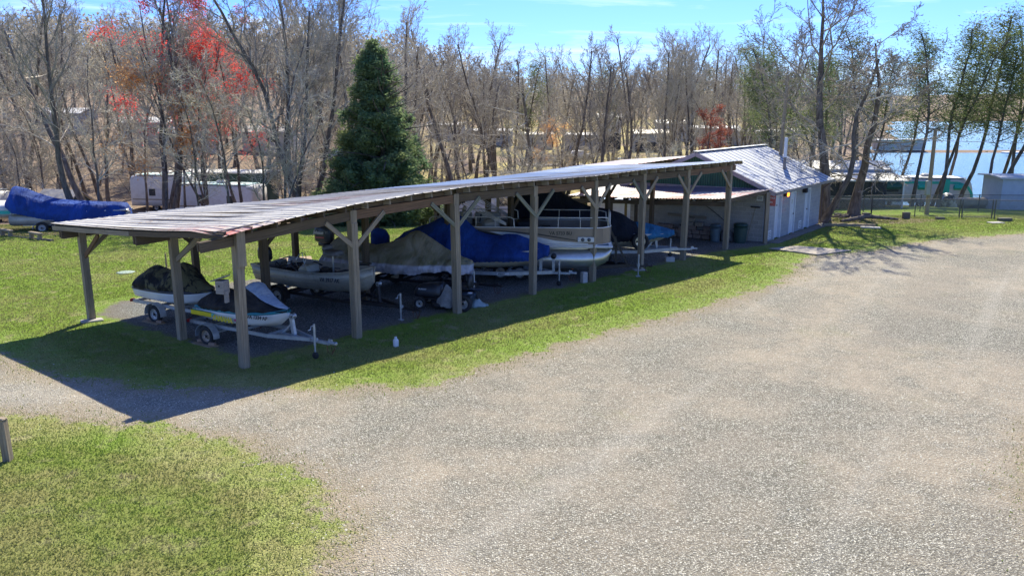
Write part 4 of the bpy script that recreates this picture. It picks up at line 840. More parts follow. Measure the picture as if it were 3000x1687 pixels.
# --- 5 blue covered boat on galvanised trailer --------------------------------
t5=trailer('boat_trailer','galvanised trailer with twin bow posts under the blue covered boat',(2.2,29.15),-11,6.4,4.4,1.9,1.5,.5,GALV,.33,post=None,tongue=2.3,jack=.5,rail=(.06,.12))
mb=MB(); mb.beam((-.72,0,.5),(-.72,0,.98),.09,.09,up=(1,0,0)); mb.beam((-1.18,0,.5),(-1.18,0,.98),.1,.1,up=(1,0,0)); mb.build('bow_post',GALV,t5)
mb=MB(); mb.rev([(.02,-.06),(.1,-.06),(.1,-.04),(.05,-.03),(.05,.03),(.1,.04),(.1,.06),(.02,.06)],(-.72,0,1.06),'Y',14); mb.build('winch',BLKST,t5)
mb=MB(); mb.box((-2.42,-.79,.5),(.44,.012,.075)); sgn=mb.build('name_plate',WPL,t5); text('plate_lettering','SPRINT',.07,PLB,sgn,(-2.6,-.8,.475),(R(90),0,0),bold=.002,shear=.3,width=1.1)
b5=thing('bow_rider_boat','cream hulled boat under a large royal blue cover','boat',tuple(at(t5,-1.0,0,.48)),t5.rotation_euler.z); b5.scale=(1,.91,1)
ST5=[(-5.3,.14,.9,.34,1.05,.75),(-3.5,.08,.94,.3,1.12,.75),(-2,.08,.84,.3,1.06,.76),(-1.1,.16,.6,.36,.84,.8),(-.4,.36,.3,.5,.5,.84),(0,.62,.06,.68,.12,.9)]
mb=MB(); hull(mb,ST5); mb.build('hull',CREAM,b5)
mb=MB(); 
for s in(-1,1): mb.tube([(x,s*(cy+(gy-cy)*.3+.012),cz+(gz-cz)*.22) for x,kz,cy,cz,gy,gz in ST5],.015,5)
mb.build('spray_rail',M('hull_line_white',(.66,.64,.56),.4),b5)
mb=MB(); mb.bbox((-3.3,0,.9),(.5,1.1,.6),.1); mb.build('console',CREAM,b5)
BLU=cloth('royal_blue_cloth',(.015,.045,.18),(.02,.075,.33),None,.7)
cv=MB(); cover(cv,[(-5.6,.9,.6,.7,.9,1.05),(-5.3,1.08,.5,.8,1.05,1.3),(-4.4,1.16,.47,.85,1.25,1.62),(-3.55,1.16,.45,.7,1.45,1.98),(-3.1,1.15,.45,.66,1.45,1.92),(-2.5,1.12,.45,.8,1.1,1.42),(-1.8,1.05,.46,.7,1.0,1.28),(-1.2,.92,.46,.52,1.0,1.34),(-.8,.78,.48,.4,.95,1.24),(-.3,.52,.5,.3,.9,1.08),(.1,.3,.62,.2,.86,.96)],.05,5,21,10,5,.05)
c5=cv.build('blue_boat_cover',BLU,None,tuple(b5.location)); c5.rotation_euler=t5.rotation_euler; tag(c5,'royal blue boat cover peaked over the windscreen, on the boat behind the fourth front post','boat cover')
mb=MB(); mb.shell([(x,[(0,-.05),(w,-.04),(w+.02,.2),(w*.7,zt),(0,zt+.03)]) for x,w,zt in((-.36,.12,.4),(-.2,.2,.5),(.15,.2,.46),(.3,.1,.3))],4,2); oc=mb.build('motor_cover',BLU,None,tuple(at(t5,-7.2,0,1.35))); oc.rotation_euler=t5.rotation_euler; tag(oc,'small blue cover over an outboard motor at the stern of the blue covered boat','motor cover')

# --- 6 pontoon boat ----------------------------------------------------------
t6=trailer('pontoon_trailer','long black trailer carrying the tan pontoon boat, with a leaning boarding ladder',(5.2,30.85),-4,8.2,5.2,2.1,1.6,.44,BLKST,.3,tongue=2.4,jack=.42,axles=2,jackwheel=False,rail=(.06,.13),fend=False)
mb=MB(); 
for y in(-.17,.17): mb.beam((-.85,y,.5),(-1.6,y,1.95),.05,.07)
for k in range(5): f=.12+k*.17; x=-.85-.75*f; z=.5+1.45*f; mb.beam((x,-.17,z),(x,.17,z),.06,.03)
mb.build('boarding_ladder',BLKST,t6)
mb=MB(); mb.beam((-1.25,0,.45),(-1.3,0,1.5),.09,.09,up=(1,0,0)); 
for y in(-.42,.3): mb.cyl((-1.55,y,1.0),(-1.55,y,1.52),.055,12)
mb.beam((-1.5,-.42,1.28),(-1.5,.3,1.28),.06,.06); mb.build('bow_stop',BLKST,t6)
mb=MB(); mb.cyl((-2.9,-.85,.44),(-2.9,-.87,.44),.05,12); mb.build('amber_reflector',M('amber_lens',(.8,.22,.02),.3),t6)
text('frame_lettering','CAROLINA',.1,M('grey_decal',(.3,.3,.3),.5),t6,(-2.75,-.845,.4),(R(90),0,0),bold=.002,width=1.1)
tag(t6,None); pb=thing('pontoon_boat','tan and white pontoon boat with railings and three aluminium floats','pontoon boat',tuple(at(t6,-1.45,0,.5)),t6.rotation_euler.z)
for y,x1 in((-.86,-.15),(0,.0),(.86,-.15)):
    mb=MB(); mb.tube([(-6.9,y,.30),(-6.7,y,.30),(-1.1,y,.30),(-.7,y,.34),(-.35,y,.44),(-.12+x1*.3,y,.56),(x1*.2,y,.66)],[.3,.37,.37,.36,.29,.15,.03],22); mb.beam((-6.5,y,.68),(-.9,y,.68),.14,.1); mb.build('float',ALUB,pb)
mb=MB(); mb.bbox((-3.45,0,.80),(6.9,2.42,.1),.04); mb.build('deck_edge',WHITE,pb)
mb=MB(); mb.box((-3.5,0,.865),(6.7,2.3,.03)); mb.build('deck_floor',M('blue_grey_carpet',(.08,.13,.17),.95),pb)
TANP=M('tan_panel',(.27,.22,.17),.35,.1,(.20,.16,.125),1.2); DKP=M('dark_stripe',(.035,.03,.028),.35)
mb=MB(); 
PX=[(-6.8,-1.18),(-.75,-1.18),(-.38,-1.05),(-.12,-.75),(-.06,-.45)]
for s in(1,-1):
    pts=[(x,y*s) for x,y in PX]
    for (xa,ya),(xb,yb_) in zip(pts,pts[1:]): mb.beam((xa,ya,1.17),(xb,yb_,1.17),.03,.6)
mb.beam((-6.8,-1.18,1.17),(-6.8,1.18,1.17),.03,.6); mb.build('side_panels',TANP,pb)
mb=MB(); 
for s in(-1,1): mb.tube([(x,y*s,1.49) for x,y in PX],.022,6); mb.tube([(x,y*s*1.01,.87) for x,y in PX],.025,6)
mb.build('panel_trim',WHITE,pb)
# swoosh decals on the near side: white sweep, dark blade, white eye shapes
def decal(name,pts,mat,y=-1.2): 
    mb=MB(); mb.add([(x,y,z) for x,z in pts],[tuple(range(len(pts)))]); mb.build(name,mat,pb)
decal('white_swoosh',[(-3.6,1.3),(-2.9,1.18),(-2.1,1.02),(-.9,.93),(-.9,.9),(-3.6,.9)],WHITE); decal('white_swoosh',[(-6.2,1.34),(-5.6,1.36),(-5.1,1.3),(-4.9,1.12),(-5.3,.95),(-6.2,.92)],WHITE)
decal('dark_blade',[(-5.15,1.36),(-4.6,1.33),(-4.1,1.2),(-4.5,1.06),(-5.1,.98),(-4.85,1.15)],DKP,-1.206); decal('white_swoosh',[(-4.5,1.34),(-3.6,1.3),(-3.6,.9),(-4.7,.92),(-4.3,1.06),(-4.0,1.2)],WHITE,-1.203)
decal('dark_line',[(-6.2,1.4),(-4.2,1.39),(-2.7,1.27),(-1.2,1.03),(-1.2,1.0),(-2.7,1.22),(-4.2,1.35),(-6.2,1.37)],DKP,-1.21)
text('registration_lettering','VA 5733 BU',.17,PLB,pb,(-2.32,-1.205,1.24),(R(90),0,0),bold=.004,width=.95)
mb=MB(); mb.bbox((-.98,-1.2,1.07),(.62,.05,.2),.08); dl=mb.build('docking_light',WHITE,pb)
mb=MB(); 
for x in(-1.1,-.87): mb.rev([(0.001,-.03),(.06,-.03),(.07,-.0)],(x,-1.22,1.07),'Y',14,False)
mb.build('light_lens',GLASS,dl)
# railings
RAIL=M('white_rail',(.62,.60,.55),.4,.2)
def rail(pts,posts):
    mb=MB(); mb.tube(pts,.02,8)
    for x,y,z in posts: mb.cyl((x,y,1.48),(x,y,z),.015,6)
    mb.build('railing',RAIL,pb)
for s in(-1,1):
    rail([(-6.7,1.18*s,1.5),(-6.7,1.18*s,1.78),(-6.6,1.18*s,1.86),(-3.75,1.18*s,1.86),(-3.62,1.18*s,1.8),(-3.6,1.18*s,1.5)],[(-5.8,1.18*s,1.86),(-5.0,1.18*s,1.86),(-4.3,1.18*s,1.86)])
    rail([(-2.95,1.18*s,1.5),(-2.95,1.18*s,1.8),(-2.85,1.18*s,1.86),(-.8,1.17*s,1.86),(-.4,1.04*s,1.86),(-.2,.85*s,1.83),(-.18,.8*s,1.5)],[(-2.0,1.18*s,1.86),(-1.2,1.18*s,1.86)])
rail([(-.1,-.55,1.5),(-.1,-.55,1.9),(-.1,-.48,1.97),(-.1,.48,1.97),(-.1,.55,1.9),(-.1,.55,1.5)],[(-.1,0,1.97)])
for x0 in(-6.3,-5.2): # lounge seats and console
    mb=MB(); mb.bbox((x0+.4,.75,1.1),(1.0,.7,.45),.08); mb.bbox((x0+.4,1.05,1.5),(1.0,.16,.55),.06); mb.build('lounge_seat',M('cream_vinyl',(.45,.42,.36),.5,0,(.33,.31,.27),3),pb)
mb=MB(); mb.bbox((-4.5,-.55,1.3),(.6,.7,.85),.12,0,0,R(-6)); mb.build('helm_console',MATS['cream_vinyl'],pb)
mb=MB(); mb.bbox((-5.3,-.5,1.2),(.5,.5,.5),.1); mb.bbox((-5.52,-.5,1.7),(.14,.48,.7),.06); mb.bbox((-5.5,-.5,2.1),(.12,.3,.16),.05); mb.build('captain_chair',MATS['cream_vinyl'],pb)
mb=MB(); mb.tube([(-4.9+.03*math.sin(a*.5236),-.55+.18*math.cos(a*.5236),1.75+.18*math.sin(a*.5236)) for a in range(12)],.015,6,closed=True); mb.build('steering_wheel',PLB,pb)
mb=MB(); 
for dz in(0,.09,.18,.27):
    for y in(-1.1,1.1): mb.tube([(-3.9,y,1.55+dz*.3),(-5.4,y*.98,2.25+dz)],.016,6)
    mb.tube([(-5.4,-1.08,2.25+dz),(-5.55,-.9,2.29+dz),(-5.55,.9,2.29+dz),(-5.4,1.08,2.25+dz)],.016,6)
mb.build('folded_canopy_frame',RAIL,pb)
mb=MB(); mb.tube([(-5.5,-.95,2.42),(-5.52,0,2.46),(-5.5,.95,2.42)],.1,10); mb.build('rolled_canopy',M('tan_canvas',(.2,.18,.14),.9,0,(.12,.11,.09),4,bs=.4),pb)
for q,d_ in(((-3.3,.8,1.25),(.7,.6,.6)),((-2.5,.85,1.1),(.5,.5,.4)),((-3.1,-.7,1.0),(.4,.4,.3))): mb=MB(); mb.bbox(q,d_,.1); mb.build('stowed_bag',PLB,pb)

# --- 7 black covered boat with blue bow cover --------------------------------
t7=trailer('boat_trailer','galvanised trailer with alloy wheel under the black covered boat near the building',(7.6,34.1),4,7.0,4.0,1.95,1.6,.55,GALV,.36,style='alloy',rim=ALUB,post=(-1.6,1.25),tongue=2.3,jack=1.05,jz=.2,rail=(.06,.12),fend=False)
b7=thing('ski_boat','cream hulled boat under a black cover with a blue tarp over its bow','boat',tuple(at(t7,-1.0,0.1,.55)),t7.rotation_euler.z); b7.scale=(1,.91,1)
ST7=[(-6.3,.12,.95,.4,1.12,.9),(-4,.06,1.0,.34,1.18,.86),(-2.4,.06,.9,.34,1.1,.78),(-1.3,.14,.64,.36,.86,.7),(-.5,.3,.34,.46,.52,.66),(0,.52,.06,.56,.12,.66)]
mb=MB(); hull(mb,ST7); mb.build('hull',CREAM,b7)
mb=MB(); mb.bbox((-4.6,0,1.0),(.8,1.4,.7),.1); mb.build('console',CREAM,b7)
sw_=wheel(t7,(-2.5,-.86,.98),.35,.22,ALUB,'alloy','spare_wheel')
mb=MB(); mb.beam((-2.5,-.8,.5),(-2.5,-.8,1.0),.06,.06,up=(1,0,0)); mb.build('spare_bracket',GALV,t7)
text('registration_lettering','VA 20 AKS',.14,PLB,b7,(-1.35,-.80,.46),(R(70),0,R(16)),bold=.002)
BLK_C=cloth('black_blue_cloth',(.008,.010,.016),(.014,.018,.03),None,.8)
cv=MB(); cover(cv,[(-6.9,.9,.6,.6,.9,1.3),(-6.5,1.2,.5,.9,1.5,2.2),(-5.9,1.25,.45,.6,2.0,2.85),(-5.2,1.25,.45,.6,2.0,2.8),(-4.4,1.24,.45,.9,1.5,2.2),(-3.6,1.22,.45,.9,1.3,1.82),(-2.8,1.15,.45,.85,1.2,1.66),(-2.1,1.02,.42,.8,1.05,1.45),(-1.5,.86,.5,.55,.9,1.1)],.05,5,31,8,4,.06)
c7=cv.build('black_boat_cover',BLK_C,None,tuple(b7.location)); c7.rotation_euler=t7.rotation_euler; tag(c7,'large black boat cover with a tall stern peak, behind the pontoon boat railings','boat cover')
BLU2=cloth('faded_blue_tarp',(.02,.10,.20),(.035,.17,.32),(.10,.26,.40),1.4,.4,.6,(.62,.8))
cv=MB(); cover(cv,[(-1.7,.84,.42,.5,.84,1.0),(-1.45,.82,.42,.6,.84,1.1),(-1.1,.72,.46,.5,.84,1.06),(-.7,.56,.48,.42,.8,.96),(-.2,.34,.5,.26,.74,.84),(.12,.14,.54,.1,.68,.74)],.04,6,44,8,4,.05)
c8=cv.build('blue_bow_tarp',BLU2,None,tuple(b7.location)); c8.rotation_euler=t7.rotation_euler; tag(c8,'faded light blue tarp tied over the bow of the black covered boat','tarp')
ck=MB(); 
for y in(-.1,.1): pass
def cinder(name,loc,rz,lab,d=(.4,.2,.2),up=False):
    mb=MB(); L,w,h=d; t_=.03
    for y in(-w/2+t_/2,w/2-t_/2): mb.box((0,y,h/2),(L,t_,h))
    for x in(-L/2+t_/2,0,L/2-t_/2): mb.box((x,0,h/2),(t_,w-2*t_-.002,h-.002))
    mb.box((0,0,.02),(L-2*t_-.004,w-2*t_-.004,.01)); o=mb.build(name,CONC,None,loc); o.rotation_euler=(R(90) if up else 0,0,rz)
    return tag(o,lab,'block')
jp=at(t7,-1.05,-.09); mb=MB(); mb.bbox((0,0,.1),(.36,.3,.2),.01); o=mb.build('concrete_block',M('pale_block',(.5,.47,.43),.9,0,(.4,.37,.34),8,bs=.3),None,(jp.x,jp.y,0)); tag(o,'pale concrete block under the jack wheel of the trailer nearest the building','block')
mb=MB(); mb.bbox((0,0,.1),(.2,.2,.2),.01); mb.bbox((0,0,.3-.001),(.2,.2,.195),.01); o=mb.build('cinder_block',MATS['pale_block'],None,(2.63,29.7,0)); o.rotation_euler=(0,0,.5); tag(o,'grey cinder block standing alone beside the fifth front post','block')

# ================================================================ TREES
def grow(seed,height,spread=.45,r0=.2,clear=.35,levels=4,kids=(16,9,6,4),upb=.25,wob=.12,fork=1,lean=(0,0),crown_len=.42,twl=1.,tip_r=.008,low=False):
    """returns (segments of trunk, segments of branches, tips). A segment is a polyline with radii."""
    rg=random.Random(seed); T=[];B=[];tips=[]
    def limb(p,d,L,r,lv):
        tt=.14 if r0>.28 else .3
        n=max(3,int(5-lv*.6)) if lv else 9; pts=[p.copy()];rad=[r]; d=d.copy(); step=L/n; r1=max(tip_r,r*(.25 if lv else tt))
        for i in range(n):
            w=wob*(1+lv*.8); d=d+Vector((rg.gauss(0,w),rg.gauss(0,w),rg.gauss(0,w*.6)+upb*(.12 if lv==0 else .22)*(1 if lv<3 else .5))); d.normalize()
            p=p+d*step; pts.append(p.copy()); rad.append(r+(r1-r)*((i+1)/n)**(.8))
        (T if lv==0 else B).append((pts,rad,lv))
        if lv>=levels: tips.append((pts[-1],d)); return
        k=kids[lv]; k=max(2,int(k*rg.uniform(.75,1.25)))
        for j in range(k):
            t=(clear+(1-clear)*((j+rg.random())/k)) if lv==0 else (.18+.82*(j+rg.random())/k)
            t=min(t,.985); i=min(int(t*n),n-1); q=pts[i].lerp(pts[i+1],t*n-i); dd=(pts[i+1]-pts[i]).normalized(); rr=rad[i]+(rad[i+1]-rad[i])*(t*n-i)
            side=dd.cross(Vector((rg.gauss(0,1),rg.gauss(0,1),rg.gauss(0,1)))); side.normalize()
            ang=rg.uniform(.55,1.15)*(spread/.45) if lv==0 else rg.uniform(.4,1.0)
            if low and lv==0 and t<.5: ang*=1.3
            nd_=(dd*math.cos(ang)+side*math.sin(ang)); nd_.normalize()
            if lv==0: Ln=height*crown_len*(1.12-t*.75)*rg.uniform(.6,1.15)
            else: Ln=L*rg.uniform(.28,.55)*(1.15-t*.5)*twl
            limb(q,nd_,Ln,max(tip_r,min(rr*.7,(.035+.012*height*.12)*1.2 if lv==0 else rr*.55)*rg.uniform(.65,1.1)),lv+1)
        if lv>0: tips.append((pts[-1],d))
    for f in range(fork):
        a=rg.uniform(0,6.28) if fork>1 else 0; tl=.12 if fork>1 else 0
        limb(Vector((math.cos(a)*.12*(fork>1),math.sin(a)*.12*(fork>1),-.3)),Vector((lean[0]+math.cos(a)*tl,lean[1]+math.sin(a)*tl,1)).normalized(),height*rg.uniform(.85,1.),r0*(1 if fork==1 else .75),0)
    return T,B,tips
def tubes_mesh(name,segs,mat,sides=(8,5,4,3,3),flare=0):
    V=[];F=[];G=[];o=0
    for pts,rad,lv in segs:
        n=sides[min(lv,4)]; N=len(pts); up=Vector((.31,.95,.1))
        cs=[(math.cos(2*math.pi*k/n),math.sin(2*math.pi*k/n)) for k in range(n)]
        for i,p in enumerate(pts):
            a=pts[max(i-1,0)];b=pts[min(i+1,N-1)]; d=b-a; r=d.cross(up); r.normalize(); u=r.cross(d); u.normalize()
            rr=rad[i]*(1+flare*(1 if i==0 else (.25 if i==1 else 0))) if lv==0 else rad[i]
            for c,s_ in cs: V.append((p.x+(r.x*c+u.x*s_)*rr,p.y+(r.y*c+u.y*s_)*rr,p.z+(r.z*c+u.z*s_)*rr))
        for i in range(N-1):
            for k in range(n): k2=(k+1)%n; F.append((o+i*n+k,o+i*n+k2,o+(i+1)*n+k2,o+(i+1)*n+k))
        o+=N*n
    me=bpy.data.meshes.new(name); me.from_pydata(V,[],F); a=me.attributes.new('gc','FLOAT_VECTOR','POINT'); a.data.foreach_set('vector',np.array(V,'f').ravel())
    me.polygons.foreach_set('use_smooth',[True]*len(F)); me.materials.append(mat); return me
def leafmesh(name,pts,mat,size,per,seed,spread=.25,flat=0,elong=1):
    rg=np.random.default_rng(int(seed*10)); P=np.repeat(np.array([tuple(p) for p in pts]),per,0); P=P+rg.normal(0,spread,P.shape); n=len(P)
    a=rg.normal(0,1,(n,3)); a[:,2]*=(1-flat); a/=np.linalg.norm(a,axis=1)[:,None]; b=np.cross(a,rg.normal(0,1,(n,3))); b/=np.linalg.norm(b,axis=1)[:,None]
    s=size*rg.uniform(.5,1.4,(n,1)); V=np.empty((n,3,3)); V[:,0]=P-b*s*.5; V[:,1]=P+b*s*.5; V[:,2]=P+a*s*1.3*elong
    me=bpy.data.meshes.new(name); me.vertices.add(3*n); me.loops.add(3*n); me.polygons.add(n); me.vertices.foreach_set('co',V.ravel()); me.loops.foreach_set('vertex_index',np.arange(3*n)); me.polygons.foreach_set('loop_start',np.arange(0,3*n,3)); me.update(calc_edges=True)
    a=me.attributes.new('gc','FLOAT_VECTOR','POINT'); a.data.foreach_set('vector',V.astype('f').ravel()); me.materials.append(mat); return me
def obj(name,me,parent): o=bpy.data.objects.new(name,me); COL.objects.link(o); o.parent=parent; return o
def leafmat(name,c1,c2,tr=.35,sc=2.5):
    m,t,b=nodes(name); v=gco(t); c=mix(t,ramp(t,noise(t,v,sc,4,.7),.35,.65),c1,c2); c=mix(t,1.,c,ramp(t,noise(t,v,40,2),.3,.7,(.6,)*3,(1.35,)*3),'MULTIPLY')
    t.links.new(c,b.inputs['Base Color']); b.inputs['Roughness'].default_value=.75; b.inputs['Specular IOR Level'].default_value=.15
    x=nd(t,'ShaderNodeBsdfTranslucent'); t.links.new(c,x.inputs[0]); ms=nd(t,'ShaderNodeMixShader'); ms.inputs[0].default_value=tr
    t.links.new(b.outputs[0],ms.inputs[1]); t.links.new(x.outputs[0],ms.inputs[2]); t.links.new(ms.outputs[0],t.nodes['Material Output'].inputs[0]); return m
REDB=leafmat('red_maple_buds',(.80,.13,.11),(.60,.09,.08),.6); ORG=leafmat('orange_leaves',(.80,.48,.22),(.66,.38,.18),.6); CED=leafmat('cedar_foliage',(.10,.19,.10),(.27,.31,.13),.45,.7); PINE=leafmat('pine_needles',(.12,.18,.07),(.2,.22,.10),.45,.6)
PROTO={}
def proto(key,twig=TWIG,extra=None,**k):
    T,B,tips=grow(**k); PROTO[key]=(tubes_mesh(key+'_trunk',T,BARK,flare=.5),tubes_mesh(key+'_branches',B,twig),extra(key,tips) if extra else None,k.get('height'))
# forest trees: tall and upright with fine crowns
for i in range(6): proto('forest%d'%i,TWIG if i%2 else TWIGD,seed=11+i,height=[17,19,15,20,16,18][i],spread=.36,r0=.20+.02*(i%3),clear=.38,levels=4,kids=(15,8,5,3),crown_len=.36,upb=.5,wob=.09,tip_r=.012)
for i in range(4): proto('slender%d'%i,TWIG,seed=41+i,height=[11,9,12,8][i],spread=.45,r0=.085,clear=.22,levels=3,kids=(15,8,6),crown_len=.34,upb=.3,wob=.13,tip_r=.010,twl=1.2)
for i in range(3): proto('shrub%d'%i,TWIG,seed=61+i,height=[5,4,6][i],spread=.6,r0=.05,clear=.08,levels=3,kids=(14,8,5),crown_len=.5,upb=.2,wob=.2,tip_r=.009,twl=1.25,fork=2)
TREEG='bare trees of the wood behind the sheds'
def plant(key,x,y,s,rz,label,cat='tree',group=TREEG,name='bare_tree',tilt=(0,0),z=None):
    tm,bm,em,h=PROTO[key]; zz=float(H(x,y)) if z is None else z
    o=thing(name,label,cat,(x,y,zz-.05),0,group); o.rotation_euler=(Matrix.Rotation(tilt[1],3,'Y')@Matrix.Rotation(tilt[0],3,'X')@Matrix.Rotation(rz,3,'Z')).to_euler(); o.scale=(s,s,s)
    obj('trunk',tm,o); obj('branches',bm,o)
    if em: obj(em[0],em[1],o)
    return o
rg=random.Random(5)
def ok_spot(x,y,pl,dmin):
    return all((x-a)**2+(y-b)**2>dmin*dmin for a,b in pl)
pl=[]; cnt=0
L_NEAR='tall bare tree at the near edge of the left wood'; L_HILL='bare tree on the brown hillside in the left wood'; L_MID='bare tree on the yellowish bank beyond the boat shed roof'; L_FAR='bare tree on the far slope behind the trailer homes'
def scatter(n,box,keys,label,group,dmin,smin,smax,cond=lambda x,y:True,name='bare_tree',cat='tree'):
    k=0;tries=0
    while k<n and tries<n*40:
        tries+=1; x=rg.uniform(box[0],box[1])*1.0; y=rg.uniform(box[2],box[3]); x=x*y if box[4] else x
        if abs(x)>y*.70+3 or not cond(x,y) or not ok_spot(x,y,pl,dmin): continue
        pl.append((x,y)); k+=1
        plant(rg.choice(keys),x,y,rg.uniform(smin,smax),rg.uniform(0,6.28),label,cat,group,name,(rg.gauss(0,.035),rg.gauss(0,.035)))
FK=['forest%d'%i for i in range(6)]; SK=['slender%d'%i for i in range(4)]; HK=['shrub%d'%i for i in range(3)]
nolake=lambda x,y: lakef(np.array(x),np.array(y))<-2
rvfree=lambda x,y: not(-32<x<-14 and 48<y<78) and not(-34<x<-19 and 40<y<51) and not(-10<x<0 and 58<y<72) and not(-44<x<-28 and 40<y<62) and not(-.25*y<x<-.11*y and y<62)
scatter(30,(-.66,-.14,50,62,1),FK,L_NEAR,'tall trees at the near edge of the left wood',2.2,.85,1.08,lambda x,y:rvfree(x,y) and nolake(x,y))
scatter(26,(-.66,-.10,46,66,1),SK,'thin bare sapling at the near edge of the left wood','saplings at the near edge of the left wood',1.3,.8,1.2,lambda x,y:rvfree(x,y),'bare_sapling','sapling')
scatter(60,(-.66,-.02,64,110,1),FK,L_HILL,'bare trees on the left hillside',2.6,.75,1.05)
scatter(30,(-.66,-.05,62,100,1),SK,'thin bare sapling on the left hillside','saplings on the left hillside',1.8,.9,1.4,name='bare_sapling',cat='sapling')
scatter(66,(-.14,.40,78,128,1),FK,L_MID,'bare trees on the bank beyond the shed roof',2.6,.68,.98,nolake)
scatter(34,(-.2,.42,72,105,1),SK,'thin bare sapling on the bank beyond the boat shed roof','saplings on the bank beyond the shed',2.4,.8,1.3,nolake,'bare_sapling','sapling')
scatter(52,(-.62,.42,120,200,1),FK,L_FAR,'bare trees on the far slope',4,.7,1.0,nolake)
scatter(34,(-.6,.40,56,90,1),HK,'tangled bare shrub in the undergrowth of the wood','bare shrubs in the undergrowth',1.6,.7,1.2,lambda x,y:rvfree(x,y) and nolake(x,y) and not(2<x<25 and y<60),'bare_shrub','shrub')

# ---- hero trees
def budx(mat,size,per,spread,frac,seed):
    def f(key,tips):
        P=[p for p,d in tips if mnoise.noise(p*.35+Vector((seed,0,0)))>frac]
        return ('blossom' if mat is REDB else 'leaves',leafmesh(key+'_leaf',P,mat,size,per,seed,spread))
    return f
proto('wide0',TWIG,seed=101,height=14,spread=.62,r0=.30,clear=.3,levels=4,kids=(15,8,6,4),crown_len=.5,upb=.25,wob=.13,tip_r=.011)
proto('wide1',TWIG,seed=103,height=13,spread=.5,r0=.24,clear=.35,levels=4,kids=(14,8,5,4),crown_len=.46,upb=.3,wob=.12,tip_r=.011)
proto('upright0',TWIG,seed=105,height=20,spread=.32,r0=.27,clear=.3,levels=4,kids=(16,9,6,4),crown_len=.45,upb=.7,wob=.08,tip_r=.011,fork=2)
proto('upright1',TWIGD,seed=107,height=19,spread=.34,r0=.26,clear=.33,levels=4,kids=(15,8,6,4),crown_len=.42,upb=.7,wob=.08,tip_r=.011)
proto('stems',TWIG,seed=109,height=13,spread=.36,r0=.13,clear=.25,levels=3,kids=(14,8,6),crown_len=.4,upb=.5,wob=.12,tip_r=.010,fork=5)
proto('redmaple',TWIG,seed=111,height=17,spread=.45,r0=.22,clear=.35,levels=4,kids=(14,8,5,4),crown_len=.42,upb=.4,wob=.1,tip_r=.011,fork=2,extra=budx(REDB,.08,9,.22,.0,3.3))
proto('redsmall',TWIG,seed=113,height=10,spread=.5,r0=.12,clear=.3,levels=4,kids=(13,7,5,3),crown_len=.38,upb=.3,wob=.12,tip_r=.010,extra=budx(leafmat('rusty_leaves',(.38,.11,.07),(.28,.09,.06),.4),.07,6,.14,-.35,1.3))
proto('beech',TWIG,seed=115,height=11,spread=.6,r0=.12,clear=.3,levels=4,kids=(12,7,5,3),crown_len=.4,upb=.1,wob=.12,tip_r=.010,extra=budx(ORG,.09,7,.26,-.02,7.7))
proto('bigcrown',TWIGD,seed=127,height=15.5,spread=.55,r0=.36,clear=.33,levels=4,kids=(19,9,8,5),crown_len=.58,upb=.45,wob=.08,tip_r=.011)
proto('lowcrown',TWIGD,seed=129,height=11.5,spread=.75,r0=.33,clear=.24,levels=4,kids=(20,10,8,5),crown_len=.5,upb=.14,wob=.12,tip_r=.011,low=True)
proto('leaner',TWIG,seed=125,height=10,spread=.55,r0=.2,clear=.35,levels=4,kids=(10,8,6,4),crown_len=.5,upb=.15,wob=.14,tip_r=.011)
def hero(key,x,y,s,rz,label,name='bare_tree',tilt=(0,0),group=None): pl.append((x,y)); return plant(key,x,y,s,rz,label,'tree',group,name,tilt)
hero('upright1',-24.3,46.3,.78,1.0,'slightly leaning bare tree standing in front of the blue covered pontoon boat',tilt=(0,-.07))
hero('slender2',-23.3,46.5,1.0,2.0,'thin straight bare tree beside the leaning one, in front of the blue boat cover')
hero('wide1',-29.0,57,1.15,.5,'thick dark bare tree between the small shed and the camper',tilt=(0,-.1))
hero('upright1',-23.6,57.5,.88,2.4,'thick trunked bare tree in front of the left end of the white camper')
hero('stems',-21.2,58,1.05,.3,'many stemmed bare tree in front of the white camper windows')
hero('redmaple',-24.6,58.5,1.08,1.2,'tall red budding maple with scarlet crown above the camper','red_maple')
hero('redmaple',-19.5,60,.82,4.2,'smaller red budding maple right of the tallest one','red_maple')
hero('beech',-22.8,54.5,1.12,.8,'tree with orange tan leaves under the red maple','orange_leaved_tree',tilt=(0,.05))
hero('upright0',-14.0,56,1.0,1.3,'tall many limbed bare tree rising left of the dark evergreen')
hero('upright0',-12.6,62,.92,3.3,'tall bare tree just behind the left side of the dark evergreen')
hero('wide0',-4.6,70,1.02,.9,'broad crowned bare oak right of the dark evergreen')
hero('wide1',1.0,68,.95,2.2,'bare tree with slanting trunk above the middle of the shed roof',tilt=(0,.12))
hero('upright1',8.2,73,.78,.4,'tall slim bare tree left of the far two storey house')
hero('upright1',9.9,76,.74,1.9,'tall slim bare tree in front of the far two storey house')
hero('upright0',14.2,75,.76,5.0,'forked tall bare tree above the far end of the shed roof')
hero('upright0',16.1,77,.76,2.0,'tall bare tree left of the small rusty leaved tree')
hero('redsmall',15.9,71,.95,.5,'small rusty red leaved tree behind the metal roofed building','rusty_leaved_tree')
hero('redsmall',22,88,.8,2.5,'faint rusty red tree far behind the flue pipe','rusty_leaved_tree')
hero('beech',5.2,88,.85,2.2,'small pale orange leaved tree far beyond the shed roof','orange_leaved_tree')
hero('bigcrown',17.9,47.6,1.0,.6,'large dark bare tree with high open crown rising behind the block building')
hero('leaner',17.3,46.2,1.0,4.7,'leaning bare tree growing against the right corner of the block building',tilt=(.03,.22))
hero('lowcrown',20.5,49.6,1.0,2.4,'big low branching bare tree with exposed roots on the worn lawn',tilt=(0,.03))
